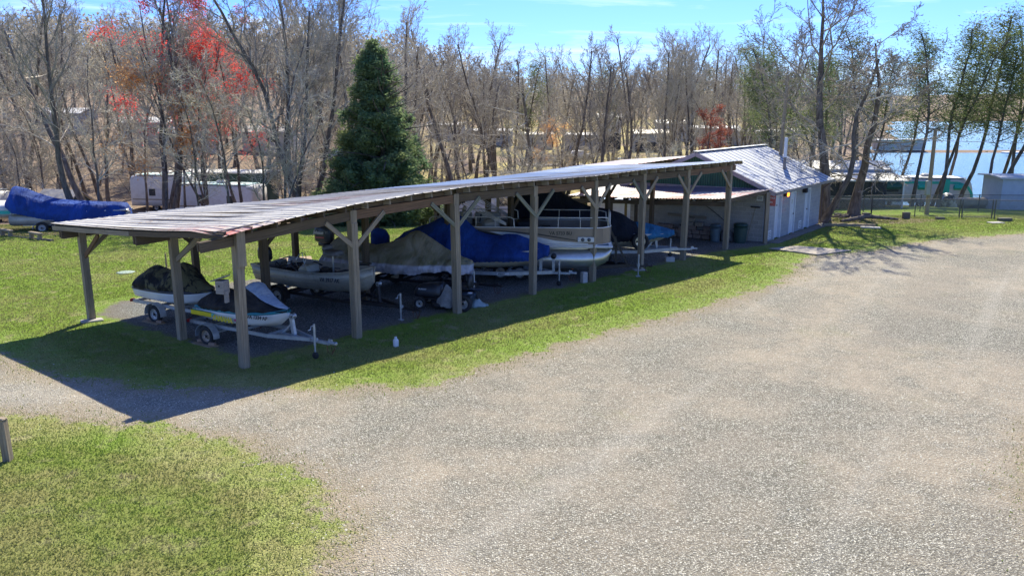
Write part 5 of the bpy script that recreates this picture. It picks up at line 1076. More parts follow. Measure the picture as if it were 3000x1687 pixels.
# cedar
T,B,tips=grow(131,11.6,.62,.22,.03,2,(150,8),.0,.07,crown_len=.34,tip_r=.01)
def cone(p): return p
P=[p for p,d in tips if math.hypot(p.x,p.y)<4.1*(1-min(1,max(0,p.z)/12.0))**1.1*(.95+.8*mnoise.noise(p*.8))+.12]
extra=[]
for _ in range(330):
    z=11.2*(1-rg.random()**.5*1.0) if False else rg.uniform(0,1)**1.35*11.0; a=rg.uniform(0,6.28); L=(3.3*(1-z/11.5)**.95+.18)*rg.uniform(.62,1.12)
    for k in range(int(5+L*5)):
        t=rg.uniform(.18,1)**.8; w=.16+.22*(1-t); extra.append(Vector((math.cos(a)*L*t+rg.gauss(0,w),math.sin(a)*L*t+rg.gauss(0,w),z+.42*L*t*t-.12*L*t+rg.gauss(0,.13))))
extra+= [Vector((rg.gauss(0,.1),rg.gauss(0,.1),rg.uniform(9.8,11.9))) for _ in range(26)]
P=[]
cd=thing('cedar_tree','large dense dark green conical evergreen standing behind the boat shed','tree',(-8.3,51.5,float(H(-8.3,51.5))-.1))
cd.scale=(1.2,1.2,.95); obj('trunk',tubes_mesh('cedar_trunk',T,BARK),cd); obj('branches',tubes_mesh('cedar_br',[b for b in B if b[2]<2],BARK),cd)
obj('foliage',leafmesh('cedar_leaf',P+extra,CED,.09,42,4,.13,0,1.5),cd)
cs=thing('evergreen_shrub','small evergreen shrub at the foot of the large evergreen, beside the white camper roof','shrub',(-5.9,52.5,float(H(-5.9,52.5)))); T2,B2,t2_=grow(133,2.4,.8,.06,.05,2,(26,5),.1,.12,crown_len=.5)
obj('trunk',tubes_mesh('sh_tr',T2+B2,BARK),cs); obj('foliage',leafmesh('sh_lf',[p for p,d in t2_],CED,.12,60,6,.2),cs)
# pines
for i,(sd_,hh) in enumerate(((141,16),(143,14.5),(145,17))):
    T,B,tips=grow(sd_,hh,.62,.17,.42,2,(26,6),.12,.09,crown_len=.18,tip_r=.012)
    P=[p for p,d in tips if mnoise.noise(p*.7)>-.5]
    PROTO['pine%d'%i]=(tubes_mesh('pine_tr%d'%i,T,BARK,flare=.3),tubes_mesh('pine_br%d'%i,B,BARK),('foliage',leafmesh('pine_lf%d'%i,P,PINE,.065,34,9+i,.42,.55,2.4)),hh)
PN=[(31.8,70,.9,'farther pine behind the middle of the teal trimmed camper'),(36.2,70,1.0,'farther pine behind the end of the teal trimmed camper'),(37.8,60.5,.9,'slim pine against the left wall of the lake cabin'),(40.0,69,1.0,'farther pine beyond the lake cabin'),(26.4,72,.85,'farther pine left of the utility pole'),(27.6,66,.92,'pine left of the utility pole at the lake edge'),(30.9,64,.9,'leaning pine right of the utility pole'),(32.4,63,.95,'pine behind the rounded end of the teal trimmed camper'),(33.4,66,.85,'slim pine behind the teal trimmed camper'),(34.9,65,1.0,'tall pine just right of the teal trimmed camper'),(35.4,62,.82,'pine with low branches between the camper and the lake cabin'),(36.8,63.5,1.02,'tall leaning pine between the camper and the lake cabin'),(38.6,64,.95,'pine left of the pale lake cabin'),(39.0,61.5,1.08,'tall pine behind the pale lake cabin'),(40.6,63,1.02,'tall pine above the pale lake cabin roof'),(41.8,65,1.05,'rightmost tall pine at the picture edge'),
 (22.5,63,.78,'pine behind the low branching bare tree'),(25.0,66,.82,'pine behind the porch house roof'),(19.2,62,.82,'dark pine behind the large bare tree'),(29.2,69,.85,'pine between the porch house and the utility pole'),(23.2,72,.85,'farther pine behind the porch house'),(21.2,69,.8,'farther pine behind the large bare tree')]
for i,(x,y,s,lb) in enumerate(PN): plant('pine%d'%(i%3),x,y,s,rg.uniform(0,6.28),lb,'tree','pines at the lake edge','pine_tree',(rg.gauss(0,.03),(.12 if x>29 else .03)+rg.gauss(0,.03)))
for i,(x,y,s,lb) in enumerate([(.9,98,1.0,'dark rounded pine far beyond the middle of the shed roof'),(12,112,.95,'dark pine far behind the tall slim bare trees'),(24,110,.9,'dark pine far behind the flue pipe'),(-38,118,1.0,'dark pine on the skyline of the left hill'),(-50,125,1.,'leftmost dark pine on the skyline of the left hill')]): plant('pine%d'%(i%3),x,y,s,i*1.3,lb,'tree','distant pines','pine_tree')

# distant far-shore wood and far woodland as one mass each
def woodmass(name,boxes,seed,mat,hh,n):
    r=np.random.default_rng(seed); V=[];F=[]
    for (x0,y0,x1,y1,dep),m_ in zip(boxes,n):
        for _ in range(m_):
            t=r.random(); x=x0+(x1-x0)*t+r.normal(0,dep*.3); y=y0+(y1-y0)*t+r.uniform(0,dep); z=float(H(x,y))-.5; h_=hh*r.uniform(.6,1.1); w=h_*.28
            for k in range(52):
                a=r.uniform(0,6.28); zz=z+h_*r.uniform(.15,1)**.8; rr=w*(1-((zz-z)/h_-.5)**2*2.2)*r.random()**.5; cx,cy=x+math.cos(a)*rr,y+math.sin(a)*rr; s_=h_*r.uniform(.015,.045)
                o=len(V); d=r.normal(0,1,(3,3))*s_*.6; 
                for q in d: V.append((cx+q[0],cy+q[1],zz+q[2]))
                F.append((o,o+1,o+2))
            o=len(V); V+= [(x-.15,y,z),(x+.15,y,z),(x,y,z+h_*.9)]; F.append((o,o+1,o+2))
    me=bpy.data.meshes.new(name); me.from_pydata(V,[],F); a=me.attributes.new('gc','FLOAT_VECTOR','POINT'); a.data.foreach_set('vector',np.array(V,'f').ravel()); me.materials.append(mat); o=bpy.data.objects.new(name,me); COL.objects.link(o); tag(o,kind='stuff')
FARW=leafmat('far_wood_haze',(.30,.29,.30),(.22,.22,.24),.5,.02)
woodmass('far_shore_wood',[(-200,640,1000,640,200),(200,620,900,620,60)],3,FARW,20,[600,350])
woodmass('far_hill_wood',[(-170,210,90,240,80),(-140,170,-20,205,40)],5,leafmat('hill_wood',(.40,.36,.28),(.28,.25,.19),.5,.05),15,[1500,800])

# ================================================================ CAMPERS, HOUSES, OTHER THINGS
GLW=GLASS; TEAL=M('teal_paint',(.03,.50,.40),.5,0,(.025,.42,.34),4); RVW=M('white_siding',(.66,.66,.66),.5,0,(.55,.54,.53),3)
def camper(name,label,x,y,rz,L,w=2.4,h=2.5,rounded=True,z=None,trim=None,roofm=None,wins=((.2,.5,.7,.5),),group=None,stripe=None,bodym=None,front=.4,door=None):
    zz=float(H(x,y)) if z is None else z
    o=thing(name,label,'camper',(x,y,zz),rz,group); b=.45
    prof=lambda hw,top:[(0,b),(hw,b),(hw+.02,b+.4),(hw,top-.18),(hw-.12,top-.03),(0,top+.04)]
    st=[(-L/2,prof(w/2-.08,h-.25)),(-L/2+.15,prof(w/2,h-.05)),(L/2-front*2,prof(w/2,h)),(L/2-front*.7,prof(w/2,h-.12 if rounded else h)),(L/2-.1,prof(w/2-.02,h-.55 if rounded else h-.05)),(L/2,prof(w/2-.1,h-.95 if rounded else h-.15))]
    mb=MB(); mb.shell(st,2,1); mb.build('body',bodym or RVW,o)
    mb=MB(); mb.bbox((-.1,0,h+.05),(L-1.0,w-.1,.06),.03); rf=mb.build('roof',roofm or M('camper_roof',(.62,.66,.66),.6,0,(.45,.45,.43),2),o)
    mb=MB(); mb.bbox((.3,0,h+.2),(.8,.6,.25),.08); mb.build('roof_vent',RVW,rf)
    for wx,wz,ww,wh in wins:
        mb=MB(); 
        mb.bbox((wx*L,-w/2-.02,b+wz+.6),(ww+.08,.05,wh+.08),.02); f=mb.build('window',M('window_frame_dark',(.06,.06,.06),.5),o); mb=MB(); mb.box((wx*L,-w/2-.05,b+wz+.6),(ww,.01,wh)); mb.build('pane',GLW,f)
    if stripe: mb=MB(); mb.box((0,-w/2-.022,b+.55),(L*.93,.006,.10)); mb.build('stripe',stripe,o)
    if trim:
        mb=MB(); pts=[(-L/2,-w/2-.03,h-.32),(L/2-1.2,-w/2-.03,h-.32),(L/2-.5,-w/2-.03,h-.6),(L/2-.15,-w/2-.03,h-1.1),(L/2-.05,-w/2-.03,b+.1)]
        for p,q in zip(pts,pts[1:]): mb.beam(p,q,.03,.2,up=(0,0,1) if abs(p[2]-q[2])<.5 else (1,0,0))
        mb.build('teal_trim',trim,o)
    for s in(-1,1):
        wheel(o,(-.3,s*(w/2-.12),.33),.33,.2,RIM)
    if door: mb=MB(); mb.bbox((door*L,-w/2-.03,b+1.0),(.65,.05,1.75),.02); mb.build('door',trim or RVW,o)
    return o
camper('travel_camper','white camper with beige stripe, dark window and pale teal roof behind the bare trees',-24.3,69,R(-12),7.4,wins=((-.1,.55,.85,.65),(.22,.55,.5,.55)),roofm=M('aqua_roof',(.30,.52,.52),.6,0,(.52,.52,.48),1.2,.45,.6),stripe=M('beige_stripe',(.32,.27,.2),.5),front=.2,h=2.75,rounded=False)
camper('travel_camper','second white camper partly hidden behind the trees, left of the striped one',-29.6,71,R(-8),5,wins=((-.1,.55,.5,.5),),roofm=MATS['aqua_roof'],stripe=MATS['beige_stripe'],h=3.0,rounded=False)
camper('travel_camper','white camper with rounded roof at the far left edge behind the parked motorboat',-41,63,R(-20),6,wins=((.0,.5,.6,.5),))
camper('travel_camper','white camper with a roof rack just right of the dark evergreen',-5.6,62,R(10),4.2,wins=((.2,.5,.6,.4),),front=.5)
camper('travel_camper','long low camper with pale blue and white roof in front of the tan roofed cabin',-1.9,60.5,R(8),5.6,roofm=M('peeling_blue_roof',(.36,.48,.62),.6,0,(.66,.66,.66),1.2,.45,.55))
tc_=camper('vintage_camper','white camper with teal trim, teal awnings and rounded end at the lake edge',33.7,68.5,R(-8),7.2,h=2.35,trim=TEAL,wins=((-.36,.45,.9,.4),),door=.2,roofm=M('white_metal_roof',(.62,.62,.62),.5,.2,(.5,.5,.5),3))
for k,(xx,ww) in enumerate(((-.36,1.2),(-.03,.95),(.34,.8))):
    mb=MB(); mb.beam((xx*7.2-ww/2,-1.38,1.7),(xx*7.2+ww/2,-1.38,1.7),.35,.32,up=(0,.5,.8)); mb.build('awning',TEAL,tc_)
def cabin(name,label,x,y,rz,L,w,h,wallm,roofm,pk=.6,z=None,over=.3,wins=(),cat='house',lower=None,group=None,flat=False):
    zz=(float(H(x,y)) if z is None else z); o=thing(name,label,cat,(x,y,zz),rz,group)
    mb=MB(); mb.add([(sx*L/2,sy*w/2,q) for q in(-.6,h) for sx,sy in((-1,-1),(1,-1),(1,1),(-1,1))]+[(-L/2,0,h+pk),(L/2,0,h+pk)],[(0,1,5,4),(1,2,6,5),(2,3,7,6),(3,0,4,7),(5,6,9),(7,4,8)]); mb.build('wall',wallm,o)
    mb=MB(); l=L/2+over; ww=w/2+over; hz=h-over*pk/(w/2)
    for s in(-1,1): mb.add([(-l,s*ww,hz),(l,s*ww,hz),(l,0,h+pk),(-l,0,h+pk),(-l,s*ww,hz+.1),(l,s*ww,hz+.1),(l,0,h+pk+.1),(-l,0,h+pk+.1)],[(4,5,6,7),(0,1,5,4),(0,3,2,1),(0,4,7,3),(1,2,6,5)])
    mb.build('roof',roofm,o)
    if lower: mb=MB(); mb.box((0,-w/2-.02,lower/2-.3),(L+.05,.06,lower+.6)); mb.build('lower_storey',M('dark_lower_wall',(.045,.05,.06),.8),o)
    for wx,wz,a,b_ in wins: mb=MB(); mb.bbox((wx,-w/2-.04,wz),(a+.1,.08,b_+.1),.02); f=mb.build('window',WPL,o); mb=MB(); mb.box((wx,-w/2-.085,wz),(a,.01,b_)); mb.build('pane',GLW,f)
    return o
CRM=M('cream_siding',(.52,.49,.43),.7,0,(.42,.4,.35),3); TANR=M('tan_metal_roof',(.48,.43,.37),.6,.1,(.3,.26,.22),1.5); WR=M('white_roof_membrane',(.66,.64,.6),.7,0,(.5,.48,.44),.8); GRYW=M('grey_siding',(.33,.36,.39),.7,0,(.25,.27,.3),2); DKW=M('dark_green_wall',(.035,.07,.06),.8); BRW=M('brown_board_wall',(.14,.09,.06),.85,0,(.09,.06,.04),3)
cabin('camp_cabin','brown cabin with a rusty tan metal roof behind the evergreen and the shed roof',-2.6,66,R(8),6.5,3,1.9,BRW,TANR,.35)
cabin('flat_roof_shelter','dark green flat roofed shelter behind the white campers',-25.2,75,R(-10),7.4,3,3.0,DKW,WR,.12)
cabin('storage_shed','small dark blue shed with pale metal roof beyond the blue boat cover',-32.5,60,R(-15),2.6,2.4,1.5,M('navy_wall',(.03,.07,.12),.7),M('pale_metal_roof',(.5,.48,.44),.5,.2,(.3,.28,.25),2),.75,cat='shed')
far=[(16.3,142,3.6,3,5.2,RVW,WR,.5,'two storey white house with dark lower floor beyond the creek',2.6),(12.2,145,6,3,2.4,GRYW,WR,.3,'grey trailer home left of the far two storey house',None),(22.5,138,5.5,3.2,2.9,GRYW,TANR,.5,'blue grey house right of the far two storey house',1.5),(-11.5,150,6,3.5,2.6,CRM,WR,.4,'pale house seen just right of the dark evergreen top third',None),(-4,152,8,3,2.4,GRYW,WR,.3,'long grey trailer home behind the bare oak',None),(4.2,150,6,3.2,2.4,CRM,TANR,.3,'tan trailer home behind the slanting trunk',None),(36,150,8,3.4,2.8,CRM,WR,.35,'pale trailer home far behind the chimney flue',None),(44,146,10,3.4,2.6,CRM,WR,.3,'long pale trailer home near the lake inlet',None),(30,158,6,3.4,3.2,GRYW,M('bright_white_roof',(.75,.75,.73),.5),.5,'house with a bright white roof behind the rusty leaved tree',None),(-48,112,7,3.5,2.6,CRM,WR,.6,'pale roofed house on the left hillside behind the thick trees',None),(-40,105,6.5,3.5,2.4,GRYW,GRYW,.7,'grey house on the left hillside above the camper',None),(-31,108,6,3.5,2.4,CRM,TANR,.6,'tan roofed house on the left hillside right of the red maple',None),(-62,118,7,3.5,2.6,GRYW,WR,.6,'grey house highest on the left hillside',None)]
for x,y,L,w,h_,wm,rm,pk,lb,lo in far: cabin('far_house',lb,x,y,R(rg.uniform(-12,12)),L,w,h_,wm,rm,pk,lower=lo,wins=((-L*.25,h_*.62,.9,.8),(L*.2,h_*.62,.9,.8)),group='houses far beyond the creek')
cabin('trailer_home','white trailer with a bright blue roof tarp seen above the lean-to roof',8.6,58.5,R(5),5.5,2.5,1.7,RVW,M('blue_tarp_roof',(.02,.20,.62),.5,0,(.04,.3,.7),2),.2)
# timber deck beyond the creek
dk=thing('timber_deck','raised timber deck with railing on posts beyond the creek','deck',(5.2,108,float(H(5.2,108))),R(4))
mb=MB(); mb.bbox((0,0,1.45),(8.5,3,.2),.02); mb.build('deck_floor',W_GREY,dk)
for k in range(5): mb=MB(); mb.beam((-4+k*2,-1.3,-.5),(-4+k*2,-1.3,2.3),.18,.18,up=(1,0,0)); mb.build('post',W_GREY,dk)
mb=MB(); mb.beam((-4.2,-1.3,2.35),(4.2,-1.3,2.35),.1,.1); 
for k in range(40): mb.beam((-4.1+k*.21,-1.3,1.5),(-4.1+k*.21,-1.3,2.3),.05,.05,up=(1,0,0))
mb.build('railing',W_GREY,dk)
cb=thing('parked_car','small white car parked on the bank beyond the creek','car',(10.3,128,float(H(10.3,128))),R(12))
mb=MB(); mb.shell([(x,[(0,.3),(.8,.3),(.85,.6),(.8,.85),(.6,zt),(0,zt+.03)]) for x,zt in((-2.1,.85),(-1.5,.95),(-1.0,1.4),(.4,1.42),(1.1,.95),(2.1,.8))],2,1); mb.build('body',RVW,cb)
for xx in(-1.3,1.3):
    for s in(-1,1): wheel(cb,(xx,s*.78,.32),.32,.2,RIM)
bt=thing('blue_picnic_table','small blue topped table on the bank beyond the deck','table',(15.6,118,float(H(15.6,118))),.2); mb=MB(); mb.bbox((0,0,.75),(2.2,1.,.08),.02); mb.build('table_top',M('blue_table',(.12,.3,.6),.5),bt)
for xx in(-.8,.8): mb=MB(); mb.beam((xx,-.4,0),(xx,.4,.7),.08,.08); mb.beam((xx,.4,0),(xx,-.4,.7),.08,.08); mb.build('trestle',W_GREY,bt)

# porch house on the right
ph=thing('porch_house','white roofed cottage with a deep screened porch behind the fence','house',(25.0,62.5,float(H(25,62.5))),R(-3))
mb=MB(); mb.box((0,2.2,1.2),(6.6,3.4,2.9)); mb.build('wall',M('pinkish_wall',(.34,.30,.28),.8,0,(.26,.23,.22),2),ph)
def slab(name,x0,x1,y0,z0,y1,z1,mat,par,t_=.08): mb=MB(); mb.add([(x0,y0,z0),(x1,y0,z0),(x1,y1,z1),(x0,y1,z1),(x0,y0,z0-t_),(x1,y0,z0-t_),(x1,y1,z1-t_),(x0,y1,z1-t_)],[(0,1,2,3),(7,6,5,4),(0,4,5,1),(1,5,6,2),(2,6,7,3),(3,7,4,0)]); return mb.build(name,mat,par)
slab('roof',-3.9,3.5,.2,2.85,2.4,3.35,WR,ph); slab('roof',-3.9,3.5,4.4,2.85,2.4,3.35,WR,ph,.07); slab('porch_roof',-3.8,3.6,-2.6,2.25,.2,2.62,WR,ph)
mb=MB(); mb.box((0,.16,2.68),(7,.05,.14)); mb.build('gutter_band',M('slate_blue_trim',(.25,.3,.36),.6),ph)
for k in range(4): mb=MB(); mb.beam((-3.4+k*2.25,-2.4,-.5),(-3.4+k*2.25,-2.4,2.2),.1,.1,up=(1,0,0)); mb.build('porch_post',WPL if k%3==0 else M('brown_post',(.14,.09,.07),.7),ph)
mb=MB(); mb.beam((-3.4,-2.4,.9),(3.4,-2.4,.9),.04,.06); mb.build('porch_rail',WPL,ph)
m,t,b=nodes('dark_screen'); b.inputs['Base Color'].default_value=(.02,.02,.022,1); tr=nd(t,'ShaderNodeBsdfTransparent'); ms=nd(t,'ShaderNodeMixShader'); ms.inputs[0].default_value=.55; t.links.new(b.outputs[0],ms.inputs[2]); t.links.new(tr.outputs[0],ms.inputs[1]); t.links.new(ms.outputs[0],t.nodes['Material Output'].inputs[0])
mb=MB(); mb.box((0,-2.36,1.2),(6.7,.01,2.1)); mb.build('insect_screen',m,ph)
mb=MB(); mb.bbox((-1,-1,.4),(1.2,.7,.8),.1); mb.build('porch_furniture',M('dark_furniture',(.05,.045,.04),.7),ph)
gb=MB(); cover(gb,[(-.6,.3,.0,.3,.5,.6),(-.2,.5,0,.4,.9,1.1),(.3,.5,0,.35,.9,1.05),(.7,.3,0,.2,.4,.5)],.08,5,3,6,4); g=gb.build('covered_grill',M('silver_tarp',(.45,.46,.48),.4,.3,(.06,.06,.07),1.6,.45,.55),None,(34.0,64.8,float(H(34,64.8)))); tag(g,'object under a silver and black tarp beside the teal door of the lakeside camper','tarp')
lc=cabin('lake_cabin','pale blue sided cabin at the right edge beside the lake',36.4,58.5,R(-6),5.0,3,2.3,M('pale_blue_siding',(.50,.55,.62),.6,0,(.42,.47,.54),3),M('flat_pale_roof',(.6,.62,.66),.5),.08,cat='cabin',wins=((-.2,1.3,.3,.35),))
lt=thing('stone_bench','tan stone ledge at the water edge left of the pale lake cabin','ledge',(33.3,59.5,float(H(33.3,59.5))),0); mb=MB(); mb.bbox((0,0,.5),(2.6,.8,.5),.1); mb.build('ledge_top',M('tan_stone',(.45,.38,.3),.9,0,(.32,.27,.21),4),lt); mb=MB(); mb.bbox((0,.1,.15),(2.3,.5,.3),.08); mb.build('ledge_base',BRW,lt)
dkk=thing('white_dock','low white dock along the far brown shore of the lake','dock',(104,168,-3.2),0); mb=MB(); mb.bbox((0,0,.4),(11,2,.35),.05); mb.build('dock_deck',WPL,dkk); mb=MB()
for k in range(4): mb=MB(); mb.cyl((-4.5+k*3,-.8,-1),(-4.5+k*3,-.8,.3),.12,8); mb.build('piling',W_GREY,dkk)
bd=thing('far_boathouse','pale roofed boathouse seen through the branches across the inlet','boathouse',(84,183,-3.0),.05); mb=MB(); mb.bbox((0,0,1.1),(10,3,2.0),.05); mb.build('wall',CRM,bd); mb=MB(); mb.bbox((0,0,2.2),(11,3.6,.2),.05); mb.build('roof',WR,bd)

# poles and wires
def pole(name,label,x,y,h_,r,tilt=0):
    o=thing(name,label,'utility pole',(x,y,float(H(x,y))-.3)); mb=MB(); mb.tube([(0,0,0),(tilt*.5,0,h_*.5),(tilt,0,h_)],[r,r*.9,r*.75],10); mb.build('shaft',W_POST,o); return o
p1=pole('utility_pole','grey utility pole with a meter box standing on the fenced lawn',26.4,52.6,5.6,.14); mb=MB(); mb.bbox((-.18,-.15,2.0),(.3,.2,.9),.03); mb.build('meter_box',M('grey_box',(.3,.32,.3),.6),p1)
p2=pole('utility_pole','tall weathered utility pole rising behind the flue of the block building',14.9,46.8,8.4,.11,.2)
for k,(a,b_,lab) in enumerate((((15.1,46.8,4.8),(60,62,4.6),'upper sagging power line crossing towards the lake'),((26.4,52.6,4.8),(60,60,5.6),'power line from the lawn pole towards the right edge'),((15.1,46.8,4.2),(26.4,52.6,4.3),'lower power line between the two poles'))):
    a=Vector(a);b_=Vector(b_); mb=MB(); mb.tube([a.lerp(b_,i/10)-Vector((0,0,.7*math.sin(math.pi*i/10))) for i in range(11)],.014,5); tag(mb.build('power_line',M('wire_grey',(.2,.2,.2),.6),None),lab,'power line')

# chain link fence
m,t,b=nodes('chain_link'); v=gco(t); sx=nd(t,'ShaderNodeSeparateXYZ'); t.links.new(v,sx.inputs[0]); 
def dia(sgn): return mth(t,'LESS_THAN',mth(t,'ABSOLUTE',mth(t,'SUBTRACT',mth(t,'FRACT',mth(t,'MULTIPLY',mth(t,'ADD',sx.outputs[0],mth(t,'MULTIPLY',sx.outputs[2],sgn)),11.)),.5)),.07)
f=mth(t,'MAXIMUM',dia(1.),dia(-1.)); b.inputs['Base Color'].default_value=(.22,.23,.24,1); b.inputs['Metallic'].default_value=.5; b.inputs['Roughness'].default_value=.5
tr=nd(t,'ShaderNodeBsdfTransparent'); ms=nd(t,'ShaderNodeMixShader'); t.links.new(f,ms.inputs[0]); t.links.new(tr.outputs[0],ms.inputs[1]); t.links.new(b.outputs[0],ms.inputs[2]); t.links.new(ms.outputs[0],t.nodes['Material Output'].inputs[0]); LINK=m
FST=M('fence_steel',(.16,.16,.16),.5,.5,(.1,.1,.1),5)
def fence(name,label,pts,h_,posts_every=2.6,gate=False):
    o=thing(name,label,'fence',(pts[0][0],pts[0][1],0)); of=Vector((pts[0][0],pts[0][1],0))
    for (xa,ya),(xb,yb_) in zip(pts,pts[1:]):
        L=math.hypot(xb-xa,yb_-ya); n=max(1,round(L/posts_every)); P=[Vector((xa+(xb-xa)*k/n,ya+(yb_-ya)*k/n,0)) for k in range(n+1)]
        for p in P: p.z=float(H(p.x,p.y))
        for k,p in enumerate(P):
            mb=MB(); mb.cyl(p-of+Vector((0,0,-.1)),p-of+Vector((0,0,h_+.04)),.03 if k not in(0,n) else .04,8); mb.build('post',FST,o)
        mb=MB(); mb.tube([p-of+Vector((0,0,h_)) for p in P],.02,6); mb.build('top_rail',FST,o)
        mb=MB(); vs=[];gc=[]
        for k,p in enumerate(P):
            for zz in(.05,h_): vs.append(p-of+Vector((0,0,zz))); gc.append((k*L/n,0,zz))
        mb.add(vs,[(2*k,2*k+2,2*k+3,2*k+1) for k in range(n)],False,gc); mb.build('mesh_panel',LINK,o)
        if gate: mb=MB(); mb.tube([p-of+Vector((0,0,.08)) for p in P],.02,6); mb.build('bottom_rail',FST,o)
    return o
fence('chain_link_fence','chain link fence crossing the lawn from the big tree to the gate',[(18.6,50.6),(22.0,50.6),(26.7,49.3)],1.1)
fence('chain_link_fence','chain link fence running from the gate to the right picture edge',[(28.4,48.6),(31.4,47.6),(38,47.9)],1.1)
fence('chain_link_gate','framed chain link gate in the fence on the right lawn',[(26.8,49.2),(28.3,48.7)],1.1,2,True)
fence('chain_link_fence','farther chain link fence along the back of the lawn by the porch house',[(18.6,50.6),(19.0,56),(24,56.5),(31,55),(40,53)],1.1,3.2)
def lump(name,label,x,y,d,mat,rz=0,cat='block'):
    z=float(H(x,y)); mb=MB(); mb.bbox((0,0,d[2]/2),d,.02); o=mb.build(name,mat,None,(x,y,z)); o.rotation_euler=(0,0,rz); return tag(o,label,cat)
OLDC=M('mossy_concrete',(.15,.14,.11),.95,0,(.09,.085,.07),8,bs=.4)
for x,y,d,lb in((23.2,48.6,(.42,.2,.4),'upright old block in front of the fence near the big tree'),(25.0,48.2,(.5,.2,.14),'low block on the lawn left of the gate'),(28.2,47.2,(.7,.35,.18),'dark flat block in front of the gate'),(30.2,46.6,(.7,.3,.2),'rightmost dark block in front of the fence'),(19.2,51,(.4,.25,.25),'block at the left foot of the fence'),(20.0,50.7,(.4,.25,.2),'second block along the left foot of the fence'),(21.6,50.4,(.45,.25,.25),'block beside the fence corner post near the big tree')): lump('old_block',lb,x,y,d,OLDC,rg.uniform(-.3,.3))
lump('flat_stone','pale flat stone lying on the lawn in front of the gate',27.0,46.0,(.8,.5,.06),CONC,.2,'stone'); lump('flat_stone','flat grey slab lying below the roots of the big tree',19.0,43.6,(1.0,.4,.08),CONC,-.3,'stone')
# log and roots
lg=MB(); lg.tube([(18.6,46.6,-.05),(20.3,47.2,.16),(22.0,47.0,.02)],[.10,.13,.06],8); tag(lg.build('fallen_log',BARK,None),'short fallen log lying at the foot of the big tree','log')
lg=MB(); lg.beam((16.8,44.4,.08),(19.4,44.0,.08),.14,.14); tag(lg.build('timber_beam',W_POST,None),'long timber lying beside the building corner','timber')
rt=MB()
for k in range(9): a=k*.7; rt.tube([(20.5+math.cos(a)*.3,49.6+math.sin(a)*.3,.1+float(H(20.5,49.6))),(20.5+math.cos(a)*.9,49.6+math.sin(a)*.8,.02+float(H(20.5,49.4))),(20.5+math.cos(a+.2)*1.7,49.6+math.sin(a+.2)*1.5,-.1+float(H(20.5,49.4)))],[.16,.09,.03],7)
for o in [o for o in bpy.data.objects if o.name.startswith('bare_tree') and 'exposed roots' in str(o.get('label'))]:
    rb=rt.build('roots',BARK,None); rb.parent=o; rb.matrix_parent_inverse=(Matrix.LocRotScale(o.location,o.rotation_euler,o.scale)).inverted()

# under the lean-to: block pile, bins, tools
BRK=M('brown_block',(.31,.225,.175),.9,0,(.19,.14,.115),6,bs=.4)
wp=lambda s,d,z=0: Vector((12.04-.85*s-.6*d,38.92+.527*s-.8*d,z))
wr=math.atan2(-.527,.85)
ORD=['first','second','third','fourth','fifth','sixth','seventh','eighth','ninth','tenth']+['%dth'%i for i in range(11,60)]
rows=[(0,[1.75+.42*k for k in range(8)]),(1,[1.85+.42*k for k in range(7)]),(2,[2.1,2.9,3.35,4.1,4.5]),(3,[2.5,3.0]),(4,[3.0])]
names=['bottom','second','third','fourth','top']; 
for r_,ps_ in rows:
    for k,s_ in enumerate(ps_):
        mb=MB(); mb.bbox((0,0,.1),(.39,.24,.195),.012); o=mb.build('loose_block',BRK if r_<3 else M('tan_block',(.33,.27,.2),.9,0,(.24,.19,.14),6,bs=.3),None,tuple(wp(s_+.55,.45+rg.uniform(-.04,.06),r_*.2))); o.rotation_euler=(0,0,wr+rg.uniform(-.08,.08))
        tag(o,'brown block in the %s course of the wall pile, %s'%(names[r_],'%s from the right'%ORD[k] if r_<4 else 'alone on top'),'block','blocks piled against the wall')
def can(name,label,p,r,h_,mat,lid=None,taper=.85):
    o=thing(name,label,'bin',tuple(p)); mb=MB(); mb.rev([(0.001,0),(r*taper,0),(r*taper*1.02,.04)]+[(r*(taper+(1-taper)*k/6)+(.008 if k%2 else 0),h_*k/6) for k in range(1,7)]+[(r*1.04,h_),(r*1.04,h_+.02)],(0,0,0),'Z',22,False); mb.build('body',mat,o)
    mb=MB(); mb.rev([(r*1.06,0),(r*1.06,.04),(r*.8,.09),(0.001,.11)],(0,0,0),'Z',22); mb.build('lid',lid or mat,o,(0,0,h_+.015))
    for s in(-1,1): mb=MB(); mb.bbox((s*r*1.02,0,h_*.78),(.06,.14,.04),.01); mb.build('handle',lid or mat,o)
    return o
can('trash_bin','dark green trash bin with lid standing against the block wall near the corner post',wp(.95,.75),.32,.82,M('green_bin_plastic',(.018,.045,.04),.45,0,(.025,.06,.05),3))
can('trash_can','blue grey ribbed can standing right of the block pile',wp(2.05,1.0),.25,.72,M('blue_grey_metal',(.13,.18,.2),.5,.3,(.08,.12,.14),4))
mb=MB(); mb.shell([(x,[(0,.0),(w,.05),(w,.4),(w*.7,zt),(0,zt+.03)]) for x,w,zt in((-.3,.15,.4),(-.15,.26,.55),(.15,.24,.5),(.3,.1,.35))],3,2,fn=lambda p,t:p+Vector((0,mnoise.noise(p*5)*.06,mnoise.noise(p*6)*.06))); o=mb.build('rubbish_sack',M('mottled_sack',(.22,.2,.19),.7,0,(.07,.065,.06),6),None,tuple(wp(1.6,.7))); tag(o,'mottled sack of rubbish between the can and the green bin','sack')
